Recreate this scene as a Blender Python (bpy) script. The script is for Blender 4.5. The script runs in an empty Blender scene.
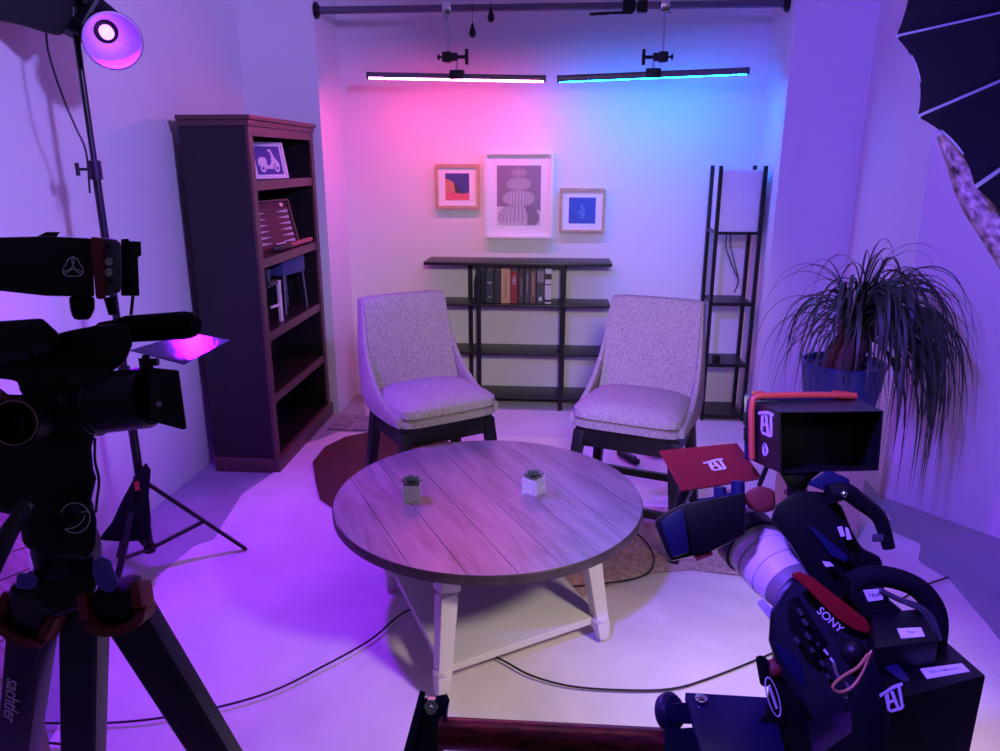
import bpy, bmesh, math, random
from mathutils import Vector, Matrix, Quaternion
random.seed(7)
PI = math.pi; R = math.radians
C = bpy.context.scene.collection
# ------------------------------------------------------------------ camera calibration
FP, PIT, YAW, CAMH = 750.0, R(16), R(4.4), 1.63
def ray(px, py):
    u = px-500; v = py-375.5
    f = FP*math.cos(PIT)-v*math.sin(PIT); d = FP*math.sin(PIT)+v*math.cos(PIT)
    return Vector((u*math.cos(YAW)-f*math.sin(YAW), u*math.sin(YAW)+f*math.cos(YAW), -d))
ORG = Vector((0, 0, CAMH))
def Z(px, py, z=0.0):
    r = ray(px, py); return ORG+r*((z-CAMH)/r.z)
def Y(px, py, y):
    r = ray(px, py); return ORG+r*(y/r.y)
def D(px, py, d):
    return ORG+ray(px, py)*(d/FP)
FWD = ray(500, 375.5).normalized()
# ------------------------------------------------------------------ materials
def new_mat(name):
    m = bpy.data.materials.new(name); m.use_nodes = True
    return m, m.node_tree.nodes, m.node_tree.links, m.node_tree.nodes['Principled BSDF']
def mat(name, col, rough=.6, metal=0, noise=0, nscale=20, bump=0, bscale=60, emit=None, es=0, coat=0, spec=.5, stretch=(1,1,1), trans=0, alpha=1):
    m, N, L, b = new_mat(name)
    b.inputs['Base Color'].default_value = (*col, 1); b.inputs['Roughness'].default_value = rough
    b.inputs['Metallic'].default_value = metal; b.inputs['Specular IOR Level'].default_value = spec
    b.inputs['Coat Weight'].default_value = coat; b.inputs['Transmission Weight'].default_value = trans
    b.inputs['Alpha'].default_value = alpha
    if emit:
        b.inputs['Emission Color'].default_value = (*emit, 1); b.inputs['Emission Strength'].default_value = es
    if noise or bump:
        tc = N.new('ShaderNodeTexCoord'); mp = N.new('ShaderNodeMapping'); mp.inputs['Scale'].default_value = stretch
        L.new(tc.outputs['Object'], mp.inputs[0])
        if noise:
            n = N.new('ShaderNodeTexNoise'); n.inputs['Scale'].default_value = nscale; n.inputs['Detail'].default_value = 6
            r = N.new('ShaderNodeValToRGB')
            r.color_ramp.elements[0].position = .3; r.color_ramp.elements[1].position = .7
            r.color_ramp.elements[0].color = (*[c*(1-noise) for c in col], 1); r.color_ramp.elements[1].color = (*[min(1, c*(1+noise)) for c in col], 1)
            L.new(mp.outputs[0], n.inputs[0]); L.new(n.outputs[0], r.inputs[0]); L.new(r.outputs[0], b.inputs['Base Color'])
        if bump:
            n = N.new('ShaderNodeTexNoise'); n.inputs['Scale'].default_value = bscale; n.inputs['Detail'].default_value = 5
            bp = N.new('ShaderNodeBump'); bp.inputs['Strength'].default_value = bump; bp.inputs['Distance'].default_value = .01
            L.new(mp.outputs[0], n.inputs[0]); L.new(n.outputs[0], bp.inputs['Height']); L.new(bp.outputs[0], b.inputs['Normal'])
    return m
def weave(name, c1, c2, sc=220, rough=.9, sx=1, sz=.25):
    m, N, L, b = new_mat(name); b.inputs['Roughness'].default_value = rough; b.inputs['Specular IOR Level'].default_value = .15
    tc = N.new('ShaderNodeTexCoord'); cols = []
    for s in ((sx, sx, sz), (max(sz, .4), max(sz, .4), sx)):
        mp = N.new('ShaderNodeMapping'); mp.inputs['Scale'].default_value = s; L.new(tc.outputs['Object'], mp.inputs[0])
        n = N.new('ShaderNodeTexNoise'); n.inputs['Scale'].default_value = sc; n.inputs['Detail'].default_value = 2; L.new(mp.outputs[0], n.inputs[0]); cols.append(n)
    a = N.new('ShaderNodeMath'); a.operation = 'ADD'; L.new(cols[0].outputs[0], a.inputs[0]); L.new(cols[1].outputs[0], a.inputs[1])
    r = N.new('ShaderNodeValToRGB'); r.color_ramp.elements[0].position = .42; r.color_ramp.elements[1].position = .58
    h = N.new('ShaderNodeMath'); h.operation = 'MULTIPLY'; h.inputs[1].default_value = .5; L.new(a.outputs[0], h.inputs[0])
    r.color_ramp.elements[0].color = (*c1, 1); r.color_ramp.elements[1].color = (*c2, 1)
    L.new(h.outputs[0], r.inputs[0]); L.new(r.outputs[0], b.inputs['Base Color'])
    bp = N.new('ShaderNodeBump'); bp.inputs['Strength'].default_value = .4; bp.inputs['Distance'].default_value = .003
    L.new(h.outputs[0], bp.inputs['Height']); L.new(bp.outputs[0], b.inputs['Normal'])
    return m
def woodmat(name, c1, c2, rot=0, rough=.4, sc=3.0, along=.12):
    m, N, L, b = new_mat(name); b.inputs['Roughness'].default_value = rough
    tc = N.new('ShaderNodeTexCoord'); mr = N.new('ShaderNodeMapping'); mr.inputs['Rotation'].default_value = (0, 0, rot)
    mp = N.new('ShaderNodeMapping'); mp.inputs['Scale'].default_value = (along, 1, 1)
    L.new(tc.outputs['Object'], mr.inputs[0]); L.new(mr.outputs[0], mp.inputs[0])
    n = N.new('ShaderNodeTexNoise'); n.inputs['Scale'].default_value = sc*6; n.inputs['Detail'].default_value = 7; n.inputs['Distortion'].default_value = 1.6
    L.new(mp.outputs[0], n.inputs[0])
    r = N.new('ShaderNodeValToRGB'); r.color_ramp.elements[0].position = .35; r.color_ramp.elements[1].position = .66
    r.color_ramp.elements[0].color = (*c1, 1); r.color_ramp.elements[1].color = (*c2, 1)
    L.new(n.outputs[0], r.inputs[0]); L.new(r.outputs[0], b.inputs['Base Color'])
    bp = N.new('ShaderNodeBump'); bp.inputs['Strength'].default_value = .25; bp.inputs['Distance'].default_value = .004
    L.new(n.outputs[0], bp.inputs['Height']); L.new(bp.outputs[0], b.inputs['Normal'])
    return m
M = {}
M['wall'] = mat('wall_paint', (.74, .72, .72), .8, bump=.06, bscale=90, noise=.015, nscale=2)
M['trim'] = mat('trim_paint', (.72, .70, .70), .5)
M['floor'] = mat('grey_floor', (.33, .33, .35), .55, noise=.12, nscale=3, bump=.1, bscale=30)
M['cloth'] = mat('canvas_drop_cloth', (.76, .68, .64), .85, noise=.10, nscale=3.2, bump=1.0, bscale=6)
M['paper'] = mat('backdrop_paper', (.66, .62, .64), .75, noise=.05, nscale=3, bump=.3, bscale=5)
M['rug'] = weave('brown_woven_rug', (.40, .27, .21), (.64, .47, .38), 120, sx=1, sz=.25)
M['rugdk'] = mat('dark_maroon_rug', (.085, .022, .018), .7, noise=.2, nscale=6)  # flat rug colour, darker and redder than the jute rug
M['patch_grey'] = weave('grey_speckled_patch', (.20, .18, .20), (.42, .38, .42), 70)
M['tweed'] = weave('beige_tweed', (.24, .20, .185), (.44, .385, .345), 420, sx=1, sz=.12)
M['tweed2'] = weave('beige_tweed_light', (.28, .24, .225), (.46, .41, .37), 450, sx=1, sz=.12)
M['darkwood'] = mat('dark_stained_wood', (.007, .006, .007), .38)
M['espresso'] = woodmat('espresso_wood', (.009, .005, .008), (.014, .008, .011), R(90), .42)
M['espresso_edge'] = mat('espresso_edge', (.10, .04, .04), .35, noise=.15, nscale=9, stretch=(1, .1, 1))
M['planks'] = woodmat('table_planks', (.20, .155, .15), (.33, .265, .26), R(60.6), .30, 2.2, .14)
M['plank_edge'] = mat('table_edge_brown', (.055, .036, .032), .5, noise=.3, nscale=14)
M['white'] = mat('cream_painted_wood', (.70, .66, .60), .45, noise=.04, nscale=8)
M['black'] = mat('black_plastic', (.005, .005, .007), .42, spec=.35)
M['blackmetal'] = mat('black_metal', (.006, .006, .008), .35, spec=.4)
M['blackfab'] = mat('black_fabric', (.008, .008, .010), .95, bump=.2, bscale=200, spec=.1)
M['navy'] = mat('bluish_black', (.009, .009, .016), .4, spec=.4)
M['greydk'] = mat('dark_grey_metal', (.10, .10, .11), .45, metal=.4)
M['steel'] = mat('brushed_steel', (.45, .45, .48), .3, metal=.9)
M['chrome'] = mat('chrome', (.75, .75, .78), .15, metal=1)
M['red'] = mat('red_plastic', (.32, .012, .014), .4)
M['redflag'] = mat('red_matte_flag', (.24, .008, .012), .6, bump=.05, bscale=90)
M['orange'] = mat('orange_red_rubber', (.42, .05, .03), .5)
M['redrub'] = mat('worn_red_rubber', (.20, .028, .022), .6)
M['redtube'] = mat('scratched_red_tube', (.16, .012, .02), .3, metal=.3, noise=.85, nscale=26, stretch=(1, 6, 6))
M['logo'] = mat('pale_print', (.75, .7, .75), .6)
M['label'] = mat('white_label_tape', (.82, .80, .80), .6)
M['lensw'] = mat('light_lens_barrel', (.74, .72, .74), .38)
M['lensg'] = mat('khaki_lens_ring', (.22, .20, .17), .5)
M['bluedk'] = mat('dark_blue_and_lit_black', (.010, .012, .06), .35)
M['blueband'] = mat('blue_band', (.008, .010, .05), .4)
M['cap'] = mat('blue_lit_cap', (.12, .10, .50), .4)  # violet lamp light on the metal caps is put into this blue
M['pot'] = mat('blue_ceramic_pot', (.02, .05, .17), .35, coat=.3)
M['leaf'] = mat('dark_green_leaf', (.030, .052, .022), .45, noise=.4, nscale=9)
M['leaf2'] = mat('grey_green_succulent', (.05, .10, .05), .55)
M['trunk'] = mat('brown_fibrous_trunk', (.13, .06, .04), .85, noise=.5, nscale=30, bump=.8, bscale=60)
M['soil'] = mat('potting_soil', (.05, .032, .025), .95, noise=.5, nscale=60, bump=.8, bscale=90)
M['pebble'] = mat('pale_pebbles', (.55, .52, .46), .7, noise=.4, nscale=120, bump=.6, bscale=120)
M['kraft'] = mat('beige_cardboard', (.62, .44, .34), .8, noise=.05, nscale=5)
M['stripe'] = mat('brown_print', (.14, .05, .03), .7)
M['oak'] = mat('pale_oak_frame', (.50, .33, .21), .5, noise=.15, nscale=12, stretch=(1, 1, .2))
M['whitefr'] = mat('white_frame', (.78, .74, .76), .4)
M['matboard'] = mat('white_mat_board', (.80, .78, .80), .7)
M['screen'] = mat('dark_screen_glass', (.006, .006, .010), .15)
M['cable'] = mat('black_cable', (.010, .008, .010), .5)
M['shade'] = mat('white_fabric_lamp_shade', (.72, .72, .76), .9, bump=.1, bscale=200)
M['silver'] = mat('crinkled_silver_lining', (.42, .38, .34), .4, metal=.1, bump=1.0, bscale=22, noise=.98, nscale=55)  # light and dark reflections in the crinkles painted as colour noise
M['greyrib'] = mat('grey_piping', (.36, .36, .40), .5)
M['reflector'] = mat('lit_silver_reflector', (.50, .32, .62), .42, metal=.2, bump=.25, bscale=160, emit=(.40, .05, 1.0), es=.12)  # lamp light on the silver put into the violet tint and weak emission
M['alu'] = mat('brushed_tube_housing', (.16, .15, .18), .4, metal=.5)
M['yellow'] = mat('yellow_orange_cord', (.65, .30, .10), .5)
M['boardwood'] = woodmat('weathered_boards', (.20, .12, .11), (.36, .24, .22), R(35), .6, 4, .1)
def emis(name, col, s):
    m, N, L, b = new_mat(name); b.inputs['Base Color'].default_value = (*col, 1)
    b.inputs['Emission Color'].default_value = (*col, 1); b.inputs['Emission Strength'].default_value = s
    return m
M['pinktube'] = emis('pink_led_diffuser', (1.0, .08, .34), 120)
M['bluetube'] = emis('cyan_led_diffuser', (.001, .19, 1.0), 170)
M['ledchip'] = emis('violet_led_chip', (.50, .12, 1.0), 6)
def glassmat(name, col, rough=.02):
    m, N, L, b = new_mat(name); b.inputs['Base Color'].default_value = (*col, 1); b.inputs['Roughness'].default_value = rough
    b.inputs['Transmission Weight'].default_value = 1; b.inputs['IOR'].default_value = 1.45; return m
M['glass'] = mat('clear_glass', (.85, .85, .95), .05, alpha=.22, spec=.9)
def gelmat():
    m, N, L, b = new_mat('violet_gel_sheet')
    b.inputs['Base Color'].default_value = (.11, .015, .55, 1); b.inputs['Roughness'].default_value = .10
    b.inputs['Alpha'].default_value = .72
    tc = N.new('ShaderNodeTexCoord'); n = N.new('ShaderNodeTexNoise'); n.inputs['Scale'].default_value = 160; n.inputs['Detail'].default_value = 8
    bp = N.new('ShaderNodeBump'); bp.inputs['Strength'].default_value = .22; bp.inputs['Distance'].default_value = .001
    L.new(tc.outputs['Object'], n.inputs[0]); L.new(n.outputs[0], bp.inputs['Height']); L.new(bp.outputs[0], b.inputs['Normal'])
    return m
M['gel'] = gelmat()
def pic(name, fn):
    return fn(name)
for k, c, r_ in (('bk_dark', (.02, .018, .03), .5), ('bk_navy', (.03, .03, .055), .5), ('bk_peach', (.62, .36, .22), .6), ('bk_red', (.34, .02, .04), .5),
                 ('bk_plum', (.05, .03, .05), .5), ('bk_brown', (.17, .09, .085), .6), ('bk_grey', (.06, .055, .065), .5), ('bk_white', (.66, .64, .64), .6),
                 ('art_navy', (.05, .05, .22), .6), ('art_pink', (.72, .12, .16), .6), ('art_orange', (.55, .22, .14), .6), ('art_mauve', (.20, .12, .22), .6),
                 ('art_blue', (.03, .09, .42), .6), ('art_grey', (.25, .23, .25), .6), ('art_pale', (.60, .57, .60), .6), ('art_dark', (.06, .05, .06), .6),
                 ('art_mid', (.24, .19, .26), .6), ('art_shell', (.50, .46, .50), .6), ('art_rib', (.22, .19, .23), .6),
                 ('scooter_blue', (.05, .05, .30), .6), ('backgammon', (.10, .018, .035), .6), ('leather', (.03, .012, .015), .5), ('tan', (.40, .20, .13), .6),
                 ('denim', (.05, .07, .17), .7), ('pinkobj', (.4, .12, .12), .6)):
    M[k] = mat(k, c, r_)
# ------------------------------------------------------------------ mesh builder
def basis(d):
    d = d.normalized(); a = Vector((0, 0, 1)) if abs(d.z) < .9 else Vector((1, 0, 0))
    x = a.cross(d).normalized(); return x, d.cross(x)
class MB:
    def __init__(s): s.bm = bmesh.new(); s.smooth = []
    def face(s, vs):
        try: return s.bm.faces.new(vs)
        except ValueError: return None
    def hexa(s, p):                 # 8 corners: bottom 4 then top 4
        v = [s.bm.verts.new(q) for q in p]
        for f in ((3, 2, 1, 0), (4, 5, 6, 7), (0, 1, 5, 4), (1, 2, 6, 5), (2, 3, 7, 6), (3, 0, 4, 7)): s.face([v[i] for i in f])
        return s
    def box(s, c, sz, rot=None, bev=0):
        c = Vector(c); h = [a/2 for a in sz]
        Q = [(-1, -1, -1), (1, -1, -1), (1, 1, -1), (-1, 1, -1), (-1, -1, 1), (1, -1, 1), (1, 1, 1), (-1, 1, 1)]
        if bev:
            t = bmesh.new(); bmesh.ops.create_cube(t, size=1); bmesh.ops.scale(t, vec=sz, verts=t.verts)
            bmesh.ops.bevel(t, geom=t.edges[:]+t.verts[:], offset=bev, segments=3, profile=.6, affect='EDGES')
            mp = {}
            for v in t.verts:
                q = v.co.copy(); q = (rot @ q) if rot else q; mp[v] = s.bm.verts.new(q+c)
            for f in t.faces: s.face([mp[v] for v in f.verts])
            t.free(); return s
        pts = [Vector((a*h[0], b*h[1], d*h[2])) for a, b, d in Q]
        if rot: pts = [rot @ q for q in pts]
        return s.hexa([q+c for q in pts])
    def bx(s, x0, x1, y0, y1, z0, z1, bev=0): return s.box(((x0+x1)/2, (y0+y1)/2, (z0+z1)/2), (x1-x0, y1-y0, z1-z0), None, bev)
    def bar(s, a, b, w, h, up=None, w2=None, h2=None):   # square bar between two points
        a = Vector(a); b = Vector(b); d = (b-a).normalized()
        if up is None: x, y = basis(d)
        else: x = d.cross(Vector(up)).normalized(); y = x.cross(d)
        w2 = w2 or w; h2 = h2 or h
        P = []
        for q, ww, hh in ((a, w, h), (b, w2, h2)):
            P += [q-x*ww/2-y*hh/2, q+x*ww/2-y*hh/2, q+x*ww/2+y*hh/2, q-x*ww/2+y*hh/2]
        return s.hexa(P)
    def ring(s, c, d, r, n, ph=0):
        x, y = basis(d); return [s.bm.verts.new(c+(x*math.cos(2*PI*i/n+ph)+y*math.sin(2*PI*i/n+ph))*r) for i in range(n)]
    def cyl(s, a, b, r0, r1=None, n=20, cap=True):
        a = Vector(a); b = Vector(b); r1 = r0 if r1 is None else r1; d = b-a
        A = s.ring(a, d, r0, n); B = s.ring(b, d, r1, n)
        for i in range(n): s.face([A[i], A[(i+1) % n], B[(i+1) % n], B[i]])
        if cap: s.face(A[::-1]); s.face(B)
        return s
    def lathe(s, prof, a=(0, 0, 0), d=(0, 0, 1), n=32, cap=True):   # prof: (r, t along d)
        a = Vector(a); d = Vector(d).normalized(); prev = None; first = None
        for r, t in prof:
            cur = s.ring(a+d*t, d, max(r, .0004), n)
            if prev:
                for i in range(n): s.face([prev[i], prev[(i+1) % n], cur[(i+1) % n], cur[i]])
            else: first = cur
            prev = cur
        if cap: s.face(first[::-1]); s.face(prev)
        return s
    def tube(s, pts, r, n=8, r1=None):
        pts = [Vector(p) for p in pts]; prev = None; N_ = len(pts); first = None; nx = None
        for i, p in enumerate(pts):
            d = (pts[min(i+1, N_-1)]-pts[max(i-1, 0)]).normalized()
            if nx is None: nx, ny = basis(d)
            else:
                nx = (nx-d*nx.dot(d)).normalized()
            ny = d.cross(nx)
            rr = r if r1 is None else r+(r1-r)*i/(N_-1)
            cur = [s.bm.verts.new(p+(nx*math.cos(2*PI*k/n)+ny*math.sin(2*PI*k/n))*rr) for k in range(n)]
            if prev:
                for k in range(n): s.face([prev[k], prev[(k+1) % n], cur[(k+1) % n], cur[k]])
            else: first = cur
            prev = cur
        s.face(first[::-1]); s.face(prev); return s
    def prism(s, pts, ext):
        pts = [Vector(p) for p in pts]; ext = Vector(ext)
        A = [s.bm.verts.new(p) for p in pts]; B = [s.bm.verts.new(p+ext) for p in pts]; n = len(pts)
        s.face(A[::-1]); s.face(B)
        for i in range(n): s.face([A[i], A[(i+1) % n], B[(i+1) % n], B[i]])
        return s
    def pp(s, px, d, th):            # outline standing at distance d, with thickness th away from the lens
        P = [D(*p[:2], d if len(p) < 3 else p[2]) for p in px]; c = sum(P, Vector())/len(P)
        return s.prism(P, (c-ORG).normalized()*th)
    def sph(s, c, r, sc=(1, 1, 1), n=16):
        t = bmesh.new(); bmesh.ops.create_uvsphere(t, u_segments=n, v_segments=n//2+2, radius=r)
        mp = {v: s.bm.verts.new(Vector((v.co.x*sc[0], v.co.y*sc[1], v.co.z*sc[2]))+Vector(c)) for v in t.verts}
        for f in t.faces: s.face([mp[v] for v in f.verts])
        t.free(); return s
    def bevel(s, w, seg=2, ang=35):
        s.bm.normal_update(); bmesh.ops.recalc_face_normals(s.bm, faces=s.bm.faces[:])
        es = [e for e in s.bm.edges if len(e.link_faces) == 2 and e.calc_face_angle(0) > R(ang)]
        bmesh.ops.bevel(s.bm, geom=es, offset=w, segments=seg, profile=.6, affect='EDGES', clamp_overlap=True); return s
W = {}
def tag(o, label=None, cat=None, group=None, kind=None):
    if label: o['label'] = label
    if cat: o['category'] = cat
    if group: o['group'] = group
    if kind: o['kind'] = kind
    return o
def thing(name, label, cat, loc=(0, 0, 0), rz=0, group=None):
    o = bpy.data.objects.new(name, None); C.objects.link(o); o.empty_display_size = .05
    o.location = loc; o.rotation_euler = (0, 0, rz); W[o.name] = Matrix.Translation(Vector(loc)) @ Matrix.Rotation(rz, 4, 'Z')
    return tag(o, label, cat, group)
def part(name, mb, m, parent=None, world=False, smooth=True, label=None, angle=35, origin=None):
    bm = mb.bm
    bmesh.ops.recalc_face_normals(bm, faces=bm.faces[:])
    me = bpy.data.meshes.new(name)
    Wm = W.get(parent.name, Matrix()) if parent else Matrix()
    if world: bm.transform(Wm.inverted())
    o = bpy.data.objects.new(name, me); C.objects.link(o)
    if parent is None and bm.verts:
        lo = [min(v.co[i] for v in bm.verts) for i in range(3)]; hi = [max(v.co[i] for v in bm.verts) for i in range(3)]
        b = Vector(((lo[0]+hi[0])/2, (lo[1]+hi[1])/2, lo[2])); bm.transform(Matrix.Translation(-b)); o.location = b; W[o.name] = Matrix.Translation(b)
    else: W[o.name] = Wm
    bm.to_mesh(me); bm.free(); me.materials.append(m)
    if smooth:
        for p in me.polygons: p.use_smooth = True
        try: me.set_sharp_from_angle(angle=R(angle))
        except Exception: pass
    if parent: o.parent = parent
    if label: o['label'] = label
    return o
def struct(name, mb, m, smooth=False):
    o = part(name, mb, m, smooth=smooth); o['kind'] = 'structure'; return o
def copy_tree(o, parent=None):
    c = o.copy(); C.objects.link(c); c.parent = parent
    if o.name in W: W[c.name] = W[o.name]
    for ch in list(o.children): copy_tree(ch, c)
    return c
def textmesh(name, body, size, m, parent, mw, ext=.0003):
    cu = bpy.data.curves.new(name, 'FONT'); cu.body = body; cu.size = size; cu.extrude = ext; cu.align_x = 'CENTER'; cu.align_y = 'CENTER'
    t = bpy.data.objects.new('tmp', cu); C.objects.link(t); bpy.context.view_layer.update()
    me = bpy.data.meshes.new_from_object(t.evaluated_get(bpy.context.evaluated_depsgraph_get()))
    bpy.data.objects.remove(t); me.name = name
    me.transform(W.get(parent.name, Matrix()).inverted() @ mw)
    o = bpy.data.objects.new(name, me); C.objects.link(o); o.parent = parent; me.materials.clear(); me.materials.append(m); W[o.name] = W.get(parent.name, Matrix())
    return o
def frame_from(o, x, y):                # matrix with x axis along x, y axis roughly y
    x = x.normalized(); z = x.cross(y).normalized(); y = z.cross(x)
    m = Matrix.Identity(4)
    for i in range(3): m[i][0] = x[i]; m[i][1] = y[i]; m[i][2] = z[i]; m[i][3] = o[i]
    return m
def curve_pts(pts, n=8):
    P = [Vector(p) for p in pts]; P = [P[0]*2-P[1]]+P+[P[-1]*2-P[-2]]; out = []
    for i in range(1, len(P)-2):
        for k in range(n):
            t = k/n; a, b, c, d = P[i-1:i+3]
            out.append(.5*((2*b)+(c-a)*t+(2*a-5*b+4*c-d)*t*t+(3*b-a-3*c+d)*t**3))
    out.append(P[-2]); return out
# ------------------------------------------------------------------ room
H = 2.95
WLX0, WLX1 = -2.02, -1.90          # left wall x at y=-0.6 and at y=4.6
def wallseg(name, a, b, th=.1, z1=H):
    a = Vector((*a, 0)); b = Vector((*b, 0)); d = (b-a).normalized(); n = Vector((-d.y, d.x, 0))   # outside normal
    mb = MB(); mb.hexa([a, b, b+n*th, a+n*th]+[q+Vector((0, 0, z1)) for q in (a, b, b+n*th, a+n*th)])
    return struct(name, mb, M['wall'])
def baseseg(name, a, b, h=.10, th=.014):
    a = Vector((*a, 0)); b = Vector((*b, 0)); d = (b-a).normalized(); n = Vector((d.y, -d.x, 0))
    a = a+n*.0005; b = b+n*.0005
    mb = MB(); mb.hexa([a, b, b+n*th, a+n*th]+[q+Vector((0, 0, h)) for q in (a, b, b+n*(th*.6), a+n*(th*.6))])
    return struct(name, mb, M['trim'])
mb = MB(); mb.bx(-2.6, 4.2, -1.2, 5.6, -.1, 0); struct('floor', mb, M['floor'])
mb = MB(); mb.bx(-2.6, 4.2, -1.2, 5.6, H, H+.1); struct('ceiling', mb, M['wall'])
# walls run clockwise seen from above so that the outside lies on the right of travel direction reversed
segs = [('left', (-1.90, 4.66), (-2.03, -.9)), ('left_return', (-1.44, 4.66), (-1.90, 4.66)), ('alcove_left', (-1.43, 5.10), (-1.44, 4.66)),
        ('back', (1.27, 5.10), (-1.43, 5.10)), ('alcove_right', (1.25, 4.55), (1.27, 5.10)), ('right_return', (1.69, 4.55), (1.25, 4.55)),
        ('right', (1.645, 3.62), (1.69, 4.55)), ('right_angled', (3.8, 1.04), (1.645, 3.62))]
for nm, a, b in segs:
    wallseg('wall_'+nm, b, a); baseseg('baseboard_'+nm, a, b)
# ------------------------------------------------------------------ floor coverings
def lerp_edge(E, y):
    for (y0, x0), (y1, x1) in zip(E, E[1:]):
        if y0 <= y <= y1: return x0+(x1-x0)*(y-y0)/(y1-y0)
    return E[-1][1] if y > E[-1][0] else E[0][1]
from mathutils import noise as NZ
def sheet(name, L_, R_, y0, y1, nx, ny, amp, base, m, th=.003, label=None, cat=None):
    mb = MB(); top = []
    for j in range(ny+1):
        y = y0+(y1-y0)*j/ny; xl = lerp_edge(L_, y); xr = lerp_edge(R_, y); row = []
        for i in range(nx+1):
            x = xl+(xr-xl)*i/nx
            h = base+th+amp*max(0, NZ.noise(Vector((x*1.7, y*1.7, 3)))+.35*NZ.noise(Vector((x*6, y*6, 1))))
            row.append(mb.bm.verts.new((x, y, h)))
        top.append(row)
    for j in range(ny):
        for i in range(nx): mb.face([top[j][i], top[j][i+1], top[j+1][i+1], top[j+1][i]])
    edge = [top[0][i] for i in range(nx+1)]+[top[j][nx] for j in range(1, ny+1)]+[top[ny][i] for i in range(nx-1, -1, -1)]+[top[j][0] for j in range(ny-1, 0, -1)]
    bot = [mb.bm.verts.new((v.co.x, v.co.y, base)) for v in edge]
    for i in range(len(edge)): k = (i+1) % len(edge); mb.face([edge[i], bot[i], bot[k], edge[k]])
    return tag(part(name, mb, m, smooth=True, angle=60), label, cat)
Lc = [(.2, -1.35), (1.6, -1.42), (2.15, -1.55), (2.55, -1.60), (2.85, -1.56), (2.9, -1.50), (3.37, -1.57), (3.62, -1.515), (4.10, -1.475), (4.16, -1.42), (4.3, -1.34)]
Rc = [(.2, 1.5), (1.8, 1.62), (2.2, 1.66), (2.42, 1.58), (2.8, 1.60), (2.95, 1.54), (3.1, 1.62), (3.25, 1.52), (3.36, 1.60), (3.6, 1.52), (4.0, 1.35), (4.3, 1.2)]
sheet('drop_cloth', Lc, Rc, .2, 4.3, 110, 120, .012, .0035, M['cloth'], label='large crumpled off-white canvas drop cloth spread under the round table', cat='drop cloth')
sheet('backdrop_paper', [(4.2, -1.12), (5.07, -1.38)], [(4.2, 1.30), (4.5, 1.22), (5.07, 1.22)], 4.2, 5.07, 40, 24, .002, .0012, M['paper'], th=.002, label='pale paper sheet on the floor under the black shelf unit and behind the two stools', cat='floor sheet')
mb = MB(); mb.bx(-1.42, -1.155, 4.345, 4.61, .004, .010); tag(part('grey_floor_patch', mb, M['patch_grey'], smooth=False), 'small speckled grey patch on the floor between bookcase and left stool', 'mat')  # thin speckled grey patch lying on the floor
def rugpoly(name, rp, m, label, cat, z0=.0165, z1=.0205):
    mb = MB(); n = len(rp); cen = sum(rp, Vector())/n; rows = []
    c0 = mb.bm.verts.new((cen.x, cen.y, z1))
    for k in range(1, 9):
        t = k/8; rows.append([mb.bm.verts.new((cen.x+(p.x-cen.x)*t, cen.y+(p.y-cen.y)*t, z1)) for p in rp])
    for i in range(n):
        mb.face([c0, rows[0][i], rows[0][(i+1) % n]])
        for a, b in zip(rows, rows[1:]): mb.face([a[i], b[i], b[(i+1) % n], a[(i+1) % n]])
    bot = [mb.bm.verts.new((p.x, p.y, z0)) for p in rp]
    for i in range(n): mb.face([rows[-1][i], bot[i], bot[(i+1) % n], rows[-1][(i+1) % n]])
    tag(part(name, mb, m, smooth=False), label, cat)
rugpoly('maroon_rug', [Z(*p) for p in ((334, 512), (320, 502), (316, 485), (313, 465), (325, 450), (345, 440), (370, 434.5), (398, 436), (432, 436.5), (452, 446), (455, 480), (430, 530), (380, 545), (352, 528))], M['rugdk'], 'flat dark maroon rug with angular edge under the left stool', 'rug')
rugpoly('jute_rug', [Z(*p) for p in ((575, 604), (607, 591), (640, 577), (690, 573), (745, 579), (790, 575), (790, 540), (740, 520), (690, 512), (640, 510), (600, 516), (560, 530), (545, 570))], M['rug'], 'tan ribbed woven rug lying between the round table and the right camera', 'rug')
FZ = .018
# ------------------------------------------------------------------ bookcase against left wall
bc = thing('bookcase', 'tall dark espresso bookcase with open shelves against left wall', 'bookcase', (-1.5, 4.15, 0), 0)
X0, X1, Y0, Y1, BH = -1.835, -1.505, 3.67, 4.645, 1.83
mb = MB(); mb.bx(X0, X1, Y0, Y0+.03, 0, BH-.04); part('side_panel', mb, M['espresso'], bc, True)
mb = MB(); mb.bx(X0, X1, Y1-.03, Y1, 0, BH-.04); part('side_panel', mb, M['espresso'], bc, True)
mb = MB(); mb.bx(X0, X0+.012, Y0+.03, Y1-.03, .05, BH-.04); part('back_panel', mb, M['espresso'], bc, True)
mb = MB(); mb.bx(X0-.003, X1+.022, Y0-.015, Y1+.012, BH-.04, BH-.012); mb.bx(X0-.003, X1+.035, Y0-.025, Y1+.012, BH-.012, BH+.01); part('top_moulding', mb.bevel(.004), M['espresso_edge'], bc, True)
mb = MB(); mb.bx(X1, X1+.014, Y0-.002, Y0+.05, .085, BH-.042); mb.bx(X1, X1+.014, Y1-.05, Y1+.002, .085, BH-.042); mb.bx(X1, X1+.014, Y0+.05, Y1-.05, BH-.085, BH-.042)
part('face_frame', mb, M['espresso_edge'], bc, True)
SHZ = [.075, .42, .76, 1.145, 1.53]
for z in SHZ:
    mb = MB(); mb.bx(X0+.012, X1-.004, Y0+.03, Y1-.03, z-.03, z)
    part('shelf', mb, M['espresso'], bc, True)
for z in SHZ[1:]:
    mb = MB(); mb.bx(X1-.003, X1+.008, Y0+.0501, Y1-.0501, z-.045, z+.001); part('shelf_edge', mb, M['espresso_edge'], bc, True)
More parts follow.
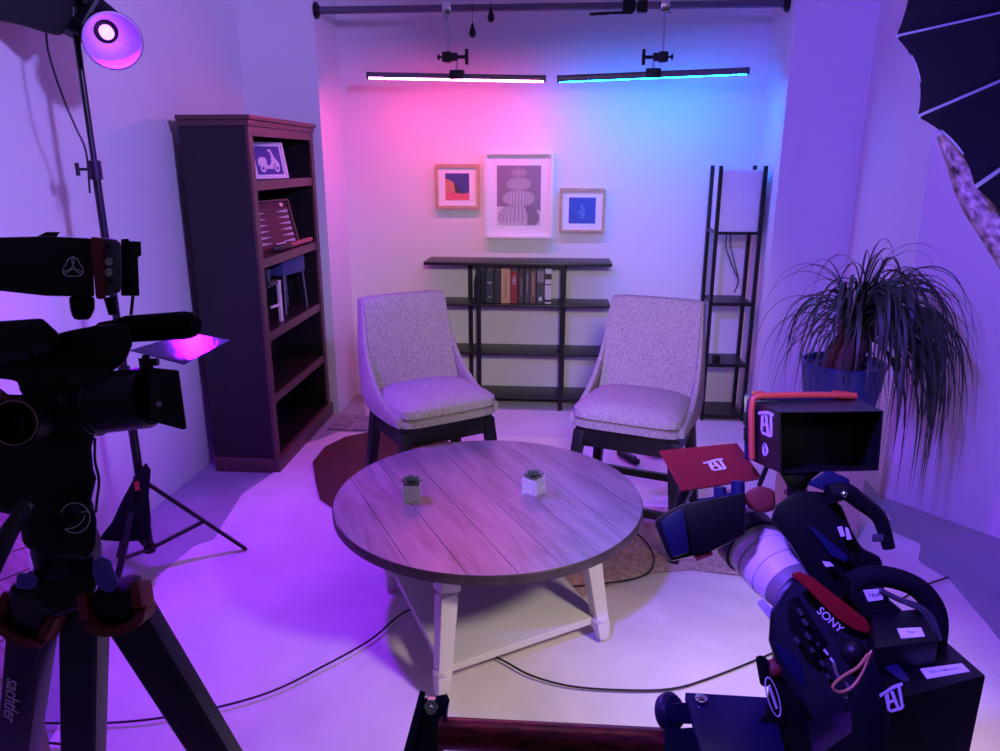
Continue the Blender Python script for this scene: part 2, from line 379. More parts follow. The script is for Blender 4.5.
mb = MB(); mb.bx(X1, X1+.03, Y0-.012, Y1+.012, 0, .085); mb.bx(X0, X1, Y0-.012, Y0-.0005, 0, .085); part('plinth', mb.bevel(.004), M['espresso_edge'], bc, True)
# picture of scooter on the top shelf (leans back, turned toward the room)
def picframe(name, label, group, w, h, bw, depth, fm, art, mw, recess=.006, matw=None):
    t = bpy.data.objects.new(name, None); C.objects.link(t); t.matrix_world = mw; t.empty_display_size = .05; W[t.name] = mw
    tag(t, label, 'picture', group)
    mb = MB(); ww, hh = w/2, h/2
    o_ = [(-ww, -hh), (ww, -hh), (ww, hh), (-ww, hh)]; i_ = [(-ww+bw, -hh+bw), (ww-bw, -hh+bw), (ww-bw, hh-bw), (-ww+bw, hh-bw)]
    vo = [mb.bm.verts.new((x, y, 0)) for x, y in o_]; vf = [mb.bm.verts.new((x, y, depth)) for x, y in o_]
    vi = [mb.bm.verts.new((x, y, depth)) for x, y in i_]; vr = [mb.bm.verts.new((x, y, .0)) for x, y in i_]
    for k in range(4):
        j = (k+1) % 4
        for a, b in ((vo, vf), (vf, vi), (vi, vr), (vr, vo)): mb.face([a[k], a[j], b[j], b[k]])
    part('frame', mb, fm, t, smooth=False)
    mb = MB(); mb.bx(-ww+bw, ww-bw, -hh+bw, hh-bw, .001, depth-recess); part('mat_board', mb, M['matboard'], t, smooth=False)
    art(t, depth-recess)
    return t
def flat(t, nm, pts, z, m, th=.0012):
    mb = MB(); mb.prism([(x, y, z) for x, y in pts], (0, 0, th)); return part(nm, mb, m, t, smooth=False)
def ell(cx, cy, rx, ry, n=24, a0=0, a1=2*PI): return [(cx+rx*math.cos(a0+(a1-a0)*i/n), cy+ry*math.sin(a0+(a1-a0)*i/n)) for i in range(n+(0 if abs(a1-a0-2*PI) < 1e-6 else 1))]
def art_scooter(t, z):
    w, h = .105, .075
    p = flat(t, 'print', [(-w, -h), (w, -h), (w, h), (-w, h)], z, M['scooter_blue'])
    m = M['logo']; mb = MB()
    def add(pts): mb.prism([(x, y, z+.0012) for x, y in pts], (0, 0, .0008))
    add(ell(-.055, -.042, .021, .021)); add(ell(.058, -.042, .021, .021))
    add([(-.085, -.028), (-.045, -.02), (-.03, -.045), (.028, -.045), (.038, -.02), (.052, -.018), (.078, -.035), (.084, -.022), (.070, -.002), (.052, .012), (.040, .040), (.030, .060), (.004, .058), (.006, .050), (.022, .046), (.026, .020), (.018, -.012), (.002, -.026), (-.018, -.026), (-.018, .006), (-.030, .016), (-.066, .018), (-.088, -.002)])
    part('scooter_silhouette', mb, m, p, smooth=False)
    mb = MB()
    for cx in (-.055, .058): mb.prism([(x, y, z+.0022) for x, y in ell(cx, -.042, .009, .009)], (0, 0, .0004))
    part('wheel_hub', mb, M['scooter_blue'], p, smooth=False)
sc0 = Y(252.5, 145, 3.86)
# stand picture on the shelf: lower edge on z = 1.53
yb, xb = 3.86, -1.60
px_l, px_r = Vector((-1.625, 4.02, 1.531)), Vector((-1.535, 4.28, 1.531))
axx = (px_r-px_l).normalized(); nn = Vector((axx.y, -axx.x, 0)).normalized()
upv = (Vector((0, 0, 1))-nn*.18).normalized()
picframe('picture_frame', 'white framed print of a scooter on blue, on the bookcase top shelf', None, .275, .195, .016, .014, M['whitefr'], art_scooter,
         frame_from((px_l+px_r)/2+upv*.099, axx, upv))
# backgammon set, open and propped up on the second shelf
bg = thing('backgammon_set', 'open folding backgammon board propped upright on the bookcase second shelf', 'board game', (-1.585, 4.20, 1.146), R(78)); bg.scale = (1.45, 1, .93)
tilt = Matrix.Rotation(R(78), 3, 'X')
mb = MB(); mb.box(tilt @ Vector((0, .14, 0)), (.26, .28, .012), tilt); part('board', mb, M['backgammon'], bg, smooth=False)
mb = MB()
for sx in (-1, 1): mb.box(tilt @ Vector((sx*.13, .14, .008)), (.010, .29, .028), tilt)
for y in (.0, .285): mb.box(tilt @ Vector((0, y+.002, .008)), (.27, .010, .028), tilt)
mb.box(tilt @ Vector((0, .235, .010)), (.26, .006, .012), tilt)
part('rim', mb, M['espresso_edge'], bg, smooth=False)
for sx in (-1, 1):
    mb = MB()
    for k in range(6):
        y = .03+k*.036; mb.prism([tilt @ Vector((sx*.122, y, .0065)), tilt @ Vector((sx*.122, y+.020, .0065)), tilt @ Vector((sx*.035, y+.010, .0065))], tilt @ Vector((0, 0, .001)))
    part('point_marks', mb, M['art_shell'], bg, smooth=False)
mb = MB(); mb.cyl(tilt @ Vector((.08, .26, .006)), tilt @ Vector((.08, .26, .014)), .012); part('clasp', mb, M['chrome'], bg)
mb = MB(); a = Vector((-1.60, 3.86, 1.147))
mb.prism([(-1.555, 4.02, 1.147), (-1.515, 4.04, 1.147), (-1.515, 4.20, 1.147), (-1.55, 4.22, 1.147)], (0, 0, .035)); mb.bevel(.012, 3)
tag(part('leather_pouch', mb, M['leather']), 'black leather pouch lying before the backgammon board', 'pouch')
mb = MB(); mb.tube(curve_pts([(-1.535, 4.235, 1.162), (-1.53, 4.30, 1.162), (-1.53, 4.40, 1.162), (-1.53, 4.50, 1.162), (-1.525, 4.58, 1.162)]), .0145, 10)
tag(part('rolled_strap', mb, M['pinkobj']), 'dusky red roll lying along the front of the bookcase second shelf', 'roll')
mb = MB(); mb.tube([(-1.54, 4.05, 1.188), (-1.53, 4.16, 1.187)], .004, 8); tag(part('pen', mb, M['logo']), 'pale pen resting on the black leather pouch', 'pen')
# third shelf: dark blue box stool and white trestle
st = thing('step_stool', 'small dark blue seat on thin metal legs, on bookcase middle shelf', 'stool', (-1.62, 4.34, .761), R(80))
mb = MB(); mb.box((0, 0, .285), (.26, .14, .12)); part('seat', mb.bevel(.012, 2), M['denim'], st)
for x, y in ((-.11, -.06), (.11, -.06), (-.11, .06), (.11, .06)):
    mb = MB(); mb.tube([(x, y, .224), (x*1.15, y*1.1, .0)], .006, 8); part('leg', mb, M['steel'], st)
tr = thing('small_white_easel', 'thin white wooden easel stand at the front of bookcase middle shelf', 'easel', (-1.545, 4.04, .761), R(80))
mb = MB(); mb.box((0, 0, .115), (.022, .014, .23)); part('leg', mb, M['white'], tr)
mb = MB(); mb.box((-.05, .0, .095), (.09, .012, .012)); part('cross_bar', mb, M['white'], tr)
mb = MB(); mb.box((-.03, .02, .22), (.12, .05, .018)); mb.box((-.075, .02, .25), (.03, .02, .10)); part('top_rest', mb, M['greydk'], tr)
# ------------------------------------------------------------------ pictures on the back wall
def wallmat(px0, px1, yw=5.099):
    a = Y(*px0, yw); b = Y(*px1, yw); c = (a+b)/2
    return frame_from(Vector((c.x, yw, c.z)), Vector((1, 0, 0)), Vector((0, 0, 1))), abs(b.x-a.x), abs(a.z-b.z)
def art_abstract(t, z):
    w, h = .080, .086
    flat(t, 'print', [(-w, -h), (w, -h), (w, h), (-w, h)], z, M['art_navy'])
    S_ = lambda l: [(max(-w, min(w, x*1.3)), max(-h, y*1.3)) for x, y in l]
    flat(t, 'pink_patch', S_([(-.07, -.07), (.07, -.07), (.07, -.03), (.02, -.035), (-.01, -.028), (-.03, -.01), (-.07, -.022)]), z+.0012, M['art_pink'], .0006)
    flat(t, 'orange_patch', S_([(-.07, -.028), (-.02, -.032), (0, -.005), (-.02, .022), (-.045, .036), (-.07, .038)]), z+.0018, M['art_orange'], .0006)
    flat(t, 'dark_patch', S_([(-.01, -.03), (.03, -.036), (.02, -.022), (-.005, .012), (-.018, .022)]), z+.0024, M['art_dark'], .0004)
def art_urchin(t, z):
    w, h = .145, .192
    flat(t, 'print', [(-w, -h), (w, -h), (w, h), (-w, h)], z, M['art_mid'])
    flat(t, 'sand', [(-w, -h), (w, -h), (w, -.10), (.05, -.075), (-w, -.07)], z+.0012, M['art_pale'], .0003)
    for i, (cx, cy, rx, ry) in enumerate([(.0, -.145, .138, .088), (0, -.018, .108, .054), (0, .075, .084, .044), (0, .147, .056, .032)]):
        cl = lambda x, y: (max(-w+.001, min(w-.001, x)), max(-h+.001, y))
        zz = z+.0016+i*.0007
        u = flat(t, 'urchin', [cl(x, y) for x, y in ell(cx, cy, rx, ry, 40)], zz, M['art_shell'], .0003)
        mb = MB()
        for k in range(-7, 8):
            a = k/7.6*PI/2; wd = .0022*math.cos(a)+.0008
            pts = [(cx+rx*math.sin(a)*math.cos(t_)**.6, cy+ry*math.sin(t_)*.96) for t_ in [R(-80+16*q) for q in range(11)]]
            for (xa, ya), (xb, yb) in zip(pts, pts[1:]):
                if min(ya, yb) < -h+.004 or max(abs(xa), abs(xb)) > w-.004: continue
                mb.prism([(xa-wd, ya, zz+.0003), (xa+wd, ya, zz+.0003), (xb+wd, yb, zz+.0003), (xb-wd, yb, zz+.0003)], (0, 0, .0001))
        part('urchin_ribs', mb, M['art_rib'], u, smooth=False)
        sh = [cl(x, y) for x, y in ell(cx, cy, rx, ry, 20, -PI/2, PI/2)]+[cl(cx+rx*.45*math.cos(q), cy+ry*math.sin(q)) for q in [PI/2-PI*k/12 for k in range(1, 12)]]
        flat(t, 'urchin_shade', sh, zz+.00045, M['art_rib'], .0001) if i == 0 else None
def art_blue(t, z):
    w, h = .088, .084
    flat(t, 'print', [(-w, -h), (w, -h), (w, h), (-w, h)], z, M['art_blue'])
    mb = MB()
    for k in range(7):
        y = -.045+k*.013; ww = .026*(1-abs(k-2)/7)
        mb.prism([(x, yy, z+.0012) for x, yy in ell(.0+.006*math.sin(k*2), y, ww, .0035, 12)], (0, 0, .0004))
    part('pale_figure', mb, mat('art_blue_pale', (.12, .26, .62), .6), t, smooth=False)
g = 'pictures on the back wall'
mw, w, h = wallmat((435, 164), (480, 209)); picframe('picture_frame', 'small pale wood frame with navy and pink abstract, left of big white frame', g, w, h, .022, .03, M['oak'], art_abstract, mw, .012)
mw, w, h = wallmat((485, 152), (552, 238)); picframe('picture_frame', 'large white frame holding a photo of stacked sea urchins', g, w, h, .016, .04, M['whitefr'], art_urchin, mw, .024)
mw, w, h = wallmat((560, 188), (604, 232.5)); picframe('picture_frame', 'small wooden frame with deep blue print, right of big white frame', g, w, h, .018, .03, M['oak'], art_blue, mw, .012)
# ------------------------------------------------------------------ black shelf unit behind stools
cs = thing('console_shelf', 'wide low black four-tier shelf unit below the pictures', 'shelf unit', (-.26, 4.95, 0), 0)
for nm, z, th, y0, y1, x0, x1 in (('top_board', 1.0, .018, 4.80, 5.08, -.865, .345), ('shelf', .725, .016, 4.82, 5.08, -.84, .345), ('shelf', .40, .016, 4.82, 5.08, -.84, .345), ('shelf', .095, .016, 4.82, 5.08, -.84, .345)):
    mb = MB(); mb.bx(x0, x1, y0, y1, z-th, z); part(nm, mb.bevel(.002), M['darkwood'], cs, True)
for x, y in ((Y(479, 330, 4.83).x, 4.83), (Y(471, 330, 5.05).x, 5.05), (.035, 4.83), (.045, 5.05)):
    mb = MB(); mb.bx(x-.014, x+.014, y-.014, y+.014, .006, .982); part('post', mb, M['blackmetal'], cs, True, smooth=False)
mb = MB(); mb.bx(-.575, .035, 5.052, 5.072, .03, .05); part('back_rail', mb, M['blackmetal'], cs, True, smooth=False)
# books
bz = .7255
def book(px0, px1, ptop, m, label, extra=None):
    a = Y(px0, 306, 4.875).x; b = Y(px1, 306, 4.875).x; zt = Y((px0+px1)/2, ptop, 4.875).z; hgt = zt-bz
    t = thing('book', label, 'book', ((a+b)/2, 4.96, bz), 0, 'books on the black shelf unit')
    w_ = b-a-.0015; y0 = -.085; y1 = .075
    mb = MB(); mb.bx(-w_/2, w_/2, y0, y0+.006, 0, hgt); mb.bx(-w_/2, -w_/2+.003, y0+.006, y1, 0, hgt); mb.bx(w_/2-.003, w_/2, y0+.006, y1, 0, hgt); part('cover', mb, m, t, smooth=False)
    mb = MB(); mb.bx(-w_/2+.003, w_/2-.003, y0+.006, y1-.004, .003, hgt-.004); part('pages', mb, M['bk_white'], t, smooth=False)
    if extra:
        for nm, u0, u1, v0, v1, mm in extra:
            mb = MB(); mb.bx(-w_/2+w_*u0, -w_/2+w_*u1, y0-.0008, y0-.0001, hgt*v0, hgt*v1); part(nm, mb, mm, t, smooth=False)
    return t, w_, hgt
book(486, 493.7, 270.5, M['bk_navy'], 'black book with small pale cross mark on spine, leftmost in row', [('cross_mark', .1, .8, .62, .635, M['logo']), ('cross_mark', .4, .52, .58, .66, M['logo']), ('spine_print', .25, .75, .16, .22, M['art_grey'])])
book(494.3, 500.6, 271, M['bk_dark'], 'plain near-black book just left of the peach book', [('spine_band', 0, 1, .86, .88, M['bk_grey'])])
book(501, 510.2, 268.8, M['bk_peach'], 'tall peach book, the palest orange spine in the row', [('title_strip', .42, .58, .15, .85, M['tan'])])
t, w_, hg = book(510.4, 517.4, 271.8, M['bk_red'], 'bright red book with pale lettering on spine')
textmesh('title', 'NEA', .030, M['logo'], t, W[t.name] @ Matrix.Translation((0, -.0855, hg*.72)) @ Matrix.Rotation(R(90), 4, 'X') @ Matrix.Rotation(R(-90), 4, 'Z'))
book(518, 524, 271.2, M['bk_plum'], 'dark plum book directly right of the red book', [('title_strip', .42, .58, .2, .8, M['art_grey'])])
book(524.6, 529.6, 270, M['bk_grey'], 'narrow charcoal book with faint grey title strip', [('title_strip', .35, .65, .3, .9, M['art_grey'])])
book(530, 535.6, 270.5, M['bk_brown'], 'brown book with mottled spine in the right half of row', [('title_strip', .3, .7, .2, .92, M['tan'])])
book(536.4, 543.8, 269.2, M['bk_grey'], 'thick dark book with grey photo on spine, left of striped book', [('spine_picture', .05, .95, .62, .95, M['art_grey']), ('emblem', .3, .7, .08, .2, M['logo'])])
book(544.6, 551.2, 269, M['bk_white'], 'white book with black bands on spine, rightmost in row', [('black_band', 0, 1, .70, .86, M['bk_dark']), ('black_band', 0, 1, .54, .57, M['bk_dark']), ('black_band', 0, 1, .05, .12, M['bk_dark'])])
a = Y(476, 306, 4.95); b = Y(486, 306, 4.95)
mb = MB(); r_ = .10; cx = b.x+.015
mb.prism([(cx-r_, 4.99, bz)]+[(cx-r_*math.cos(t*PI/24), 4.99, bz+.115+r_*math.sin(t*PI/24)) for t in range(13)]+[(cx, 4.99, bz)], (0, .004, 0))
mb.bx(cx-r_, cx-.02, 4.90, 4.99, bz, bz+.002)
tag(part('bookend', mb, M['bluedk'], smooth=False), 'rounded navy bookend at left end of the book row', 'bookend')
# ------------------------------------------------------------------ shelf floor lamp
fl = thing('shelf_floor_lamp', 'tall black framed shelf lamp with white fabric shade in right corner', 'floor lamp', (1.085, 4.84, 0), 0)
lx0, lx1, ly0, ly1 = .955, 1.215, 4.71, 4.97
for x in (lx0, lx1):
    for y in (ly0, ly1):
        mb = MB(); mb.bx(x-.011, x+.011, y-.011, y+.011, .006, 1.60); part('post', mb, M['blackmetal'], fl, True, smooth=False)
for z in (.045, .385, .78):
    mb = MB(); mb.bx(lx0+.011, lx1-.011, ly0-.008, ly1+.008, z-.022, z); part('shelf', mb, M['darkwood'], fl, True, smooth=False)
mb = MB()
for a, b in (((lx0, ly0), (lx1, ly0)), ((lx1, ly0), (lx1, ly1)), ((lx1, ly1), (lx0, ly1)), ((lx0, ly1), (lx0, ly0))): mb.bar((*a, 1.205), (*b, 1.205), .014, .016, (0, 0, 1))
part('shade_ring', mb, M['blackmetal'], fl, True, smooth=False)
mb = MB()
for a, b in (((lx0+.014, ly0+.014), (lx1-.014, ly0+.014)), ((lx1-.014, ly0+.014), (lx1-.014, ly1-.014)), ((lx1-.014, ly1-.014), (lx0+.014, ly1-.014)), ((lx0+.014, ly1-.014), (lx0+.014, ly0+.014))):
    mb.bar((*a, 1.394), (*b, 1.394), .002, .36, (0, 0, 1))
part('lamp_shade', mb, M['shade'], fl, True, smooth=False)
mb = MB()
for k in range(2): mb.tube(curve_pts([(1.06+.02*k, 4.9, 1.22), (1.07+.03*k, 4.93, 1.1), (1.12+.02*k, 4.95, .98), (1.17, 4.95, .88), (1.15, 4.95, .80)]), .004, 6)
part('cord', mb, M['cable'], fl, True)
mb = MB(); mb.bx(1.01, 1.055, 4.76, 4.80, .3855, .425, .006); tag(part('small_box', mb, M['black']), 'tiny black box on the second-lowest tier of the shelf lamp', 'box')
# ------------------------------------------------------------------ overhead bar, clamps, tubes
BY = 4.68
bl = Y(316, 11, BY); br = Y(789, 3, BY)
tb = thing('tension_bar', 'long grey wall-to-wall tension bar across top of the alcove', 'bar', (0, BY, 2.47), 0)
mb = MB(); mb.cyl((-1.41, BY, 2.468), (1.225, BY, 2.468), .0205, n=24); part('tube', mb, mat('grey_bar', (.16, .15, .2), .35, metal=.6), tb, True)
for x, dx in ((-1.438, .03), (1.247, -.03)):
    mb = MB(); mb.cyl((x, BY, 2.468), (x+dx*.5, BY, 2.468), .045, n=28); mb.cyl((x+dx*.5, BY, 2.468), (x+dx, BY, 2.468), .036, .024, n=28); part('end_cap', mb, M['black'], tb, True)
def grip(px, side):
    top = Y(px[0], 8, BY); x = top.x
    t = thing('grip_clamp', 'black clamp and rod holding up the %s light tube' % ('pink' if side < 0 else 'blue'), 'clamp', (x, BY, 2.46), 0, None)
    mb = MB(); mb.box((x, BY, 2.468), (.05, .05, .062)); mb.box((x, BY-.01, 2.428), (.07, .03, .014)); mb.cyl((x, BY, 2.5), (x, BY, 2.56), .009); part('bar_clamp', mb.bevel(.005), M['chrome'], t, True)
    zg = Y(px[1], 57, BY).z
    mb = MB(); mb.cyl((x, BY, 2.43), (x+.003, BY-.0, zg+.02), .006); part('rod', mb, M['steel'], t, True)
    gx = x; tx = Y(px[2], 75, BY).x
    mb = MB(); mb.box((gx-.005*side*-1, BY, zg), (.055, .05, .055)); mb.box(((gx+tx)/2+.002, BY, zg), (.06, .045, .045)); mb.cyl((gx, BY, zg-.03), (gx, BY, zg+.03), .022); part('grip_head', mb.bevel(.006), M['black'], t, True)
    s = -side
    mb = MB(); mb.cyl((tx, BY, zg), (tx+s*.055, BY, zg), .010); mb.cyl((tx+s*.058, BY, zg-.042), (tx+s*.058, BY, zg+.042), .010); part('handle', mb, M['black'], t, True, label='black T-shaped tightening handle')
    mb = MB(); mb.cyl((gx, BY, zg), (gx-s*.05, BY, zg), .006); mb.sph((gx-s*.055, BY, zg), .014, (.6, 1, 1.2)); part('knob', mb, M['black'], t, True)
    mb = MB(); mb.cyl((tx, BY, zg-.02), (tx, BY, 2.13), .007); part('spigot', mb, M['steel'], t, True)
    mb = MB(); mb.box((tx, BY, 2.112), (.085, .05, .052)); part('tube_clip', mb.bevel(.006), M['black'], t, True)
    return tx
txl = grip((447, 454, 457), -1); txr = grip((665, 661, 653), 1)
def ltube(label, pa, pb, m, A0, A1):
    a = Y(*pa, BY); b = Y(*pb, BY); d = (b-a).normalized()
    t = thing('light_tube', label, 'light', (a+b)/2, 0, None)
    W0 = MB(); r = .0205; n = 20
    nrm = Vector((0, 0, 1)); side = Vector((0, 1, 0))
    # housing: upper and camera side of the tube; diffuser: lower and wall side
    def arc(mb, a0, a1, rr, r2, k=14):
        rows = []
        for q in (a+d*.012, b-d*.012):
            rows.append([mb.bm.verts.new(q+(nrm*math.sin(a0+(a1-a0)*i/k)+side*math.cos(a0+(a1-a0)*i/k))*rr) for i in range(k+1)] +
                        [mb.bm.verts.new(q+(nrm*math.sin(a1+(a0-a1)*i/k)+side*math.cos(a1+(a0-a1)*i/k))*r2) for i in range(k+1)])
        m_ = len(rows[0])
        for i in range(m_): mb.face([rows[0][i], rows[0][(i+1) % m_], rows[1][(i+1) % m_], rows[1][i]])
        mb.face(rows[0][::-1]); mb.face(rows[1])
    mb = MB(); arc(mb, R(A1-358), R(A0-2), r, r-.004); part('housing', mb, M['alu'], t, True)
    mb = MB(); arc(mb, R(A0), R(A1), r-.001, r-.005); part('diffuser', mb, m, t, True)
    for q, e in ((a, d), (b, -d)):
        mb = MB(); mb.cyl(q, q+e*.014, r+.001, n=24); part('end_cap', mb, M['greydk'], t, True)
ltube('slim light tube glowing pink, hanging on the left', (367, 75.5), (546, 79), M['pinktube'], 214, 322)
ltube('slim light tube glowing blue, hanging on the right', (557, 79), (749, 71), M['bluetube'], 236, 338)
ec = thing('super_clamp', 'black jaw clamp with long lever, biting the bar between the two rods', 'clamp', Y(636, 8, BY), 0)
q = Y(636, 8, BY)
mb = MB(); mb.box((q.x-.04, BY, 2.468), (.07, .055, .07)); mb.box((q.x+.035, BY, 2.462), (.06, .05, .065)); part('jaw', mb.bevel(.01), M['black'], ec, True)
mb = MB(); mb.cyl((q.x-.02, BY-.02, 2.43), (q.x-.15, BY-.04, 2.425), .009, .007); mb.cyl((q.x-.15, BY-.04, 2.425), (q.x-.26, BY-.04, 2.42), .009, .008); part('handle', mb, M['black'], ec, True)
for i, (px, py, lb) in enumerate(((472.5, 31, 'black teardrop weight on a cord, the lower one by pink tube'), (491, 15.5, 'black teardrop weight on a cord, the upper one under bar'))):
    q = Y(px, py, BY-.09)
    t = thing('cord_weight', lb, 'pull weight', q, 0, 'hanging cord weights')
    mb = MB(); mb.lathe([(.002, .045), (.006, .038), (.014, .012), (.0195, -.006), (.019, -.02), (.012, -.032), (.002, -.036)], q, (0, 0, 1), 20); part('weight', mb, M['black'], t, True)
    mb = MB(); mb.cyl(q+Vector((0, 0, .04)), (q.x, q.y, H), .0016, n=6); part('cord', mb, M['cable'], t, True)
# ------------------------------------------------------------------ round table
TX, TY, TH, TR = -.235, 2.49, .462, .555
tt = thing('coffee_table', 'round farmhouse coffee table with plank top and cream base', 'coffee table', (TX, TY, FZ), 0)
TZ = TH
mb = MB(); ang = R(-60.6); dv = Vector((math.cos(ang), math.sin(ang), 0)); nv = Vector((-dv.y, dv.x, 0)); pw = 2*TR/8
for k in range(8):
    a0 = -TR+k*pw+.0012+(0 if k else 0); a1 = -TR+(k+1)*pw-.0012; rr = TR-.004; pts = []
    seg = 14
    for i in range(seg+1):
        n_ = a0+(a1-a0)*i/seg; h_ = math.sqrt(max(0, rr*rr-n_*n_)); pts.append(nv*n_+dv*h_)
    for i in range(seg, -1, -1):
        n_ = a0+(a1-a0)*i/seg; h_ = math.sqrt(max(0, rr*rr-n_*n_)); pts.append(nv*n_-dv*h_)
    cl = [pts[0]]
    for p in pts[1:]:
        if (p-cl[-1]).length > .001: cl.append(p)
    mb.prism([Vector((TX, TY, TZ-.012))+p for p in cl], (0, 0, .012))
part('tabletop', mb, M['planks'], tt, True, smooth=False)
mb = MB(); mb.lathe([(TR-.012, TZ-.040), (TR-.001, TZ-.034), (TR, TZ-.02), (TR, TZ-.006), (TR-.0035, TZ-.001), (TR-.006, TZ-.001), (TR-.006, TZ-.0125), (.05, TZ-.0125)], (TX, TY, 0), n=96); part('table_rim', mb, M['plank_edge'], tt, True)
ct = Vector((-.223, 2.425, 0)); feet = [Vector((-.335, 1.965, 0)), Vector((.185, 2.300, 0)), Vector((-.10, 2.885, 0)), Vector((-.628, 2.555, 0))]
tops = [f+(ct-f)*.16+Vector((-.005, .03, 0)) for f in feet]
mb = MB()
for i in range(4):
    a, b = tops[i], tops[(i+1) % 4]; mb.bar(a+Vector((0, 0, TZ-.075)), b+Vector((0, 0, TZ-.075)), .022, .066, (0, 0, 1))
part('apron', mb, M['white'], tt, True, smooth=False)
for f, tp in zip(feet, tops):
    ax = (tp-f); top = Vector((tp.x, tp.y, TZ-.041)); bot = Vector((f.x, f.y, FZ))
    nxt = (ct-f).normalized(); sq = Vector((nxt.x*math.cos(PI/4)-nxt.y*math.sin(PI/4), nxt.x*math.sin(PI/4)+nxt.y*math.cos(PI/4), 0))
    L_ = top-bot
    def at_(t): return bot+L_*t
    mb = MB()
    mb.bar(at_(.80), at_(1), .066, .066, sq)
    mb.lathe([(.030, 0), (.034, .008), (.034, .016), (.026, .024)], at_(.74), L_, 20)
    mb.bar(at_(.20), at_(.765), .046, .046, sq, .058, .058)
    mb.lathe([(.022, -.006), (.032, .0), (.032, .012), (.024, .02)], at_(.165), L_, 20)
    mb.bar(at_(0), at_(.16), .036, .036, sq, .05, .05)
    part('leg', mb.bevel(.004, 2, 50), M['white'], tt, True)
mb = MB(); sp = []
for f, tp in zip(feet, tops):
    q = f+(tp-f)*.25; sp.append(Vector((q.x, q.y, .072)))
mb.prism(sp, (0, 0, .028)); part('lower_shelf', mb.bevel(.003), M['white'], tt, True)
TS = TZ
def succulent(px, label, rz, fill, seed):
    q = Z(*px, TS); t = thing('potted_succulent', label, 'plant', (q.x, q.y, TS), rz, None); random.seed(seed)
    s, hh, w = .033, .068, .0035
    mb = MB(); mb.bx(-s, s, -s, s, 0, .008)
    mb.bx(-s, -s+w, -s, s, .008, hh); mb.bx(s-w, s, -s, s, .008, hh); mb.bx(-s+w, s-w, -s, -s+w, .008, hh); mb.bx(-s+w, s-w, s-w, s, .008, hh)
    part('glass_cube', mb, M['glass'], t, smooth=False)
    mb = MB(); mb.bx(-s+w+.0015, s-w-.0015, -s+w+.0015, s-w-.0015, .0095, hh-.012); part('filling', mb, fill, t, smooth=False)
    mb = MB()
    for ring_, (nl, ln, up) in enumerate(((9, .040, .35), (8, .034, .75), (6, .026, 1.1), (4, .018, 1.35))):
        for k in range(nl):
            a = 2*PI*k/nl+ring_*.4+random.uniform(-.1, .1); d = Vector((math.cos(a)*math.cos(up), math.sin(a)*math.cos(up), math.sin(up))); sd = Vector((-math.sin(a), math.cos(a), 0)); nn_ = d.cross(sd)
            c = Vector((0, 0, hh-.006+ring_*.003)); wd = .008
            ps = [c+sd*.003, c+d*ln*.6+sd*wd, c+d*ln, c+d*ln*.6-sd*wd, c-sd*.003]
            mb.prism(ps, nn_*.004)
    part('leaves', mb, M['leaf2'], t)
succulent((412, 500), 'small succulent in a dark-filled glass cube, the left one on the table', R(8), M['soil'], 3)
succulent((533.5, 494), 'small succulent in a glass cube of pale pebbles, the right one on the table', R(-28), M['pebble'], 5)
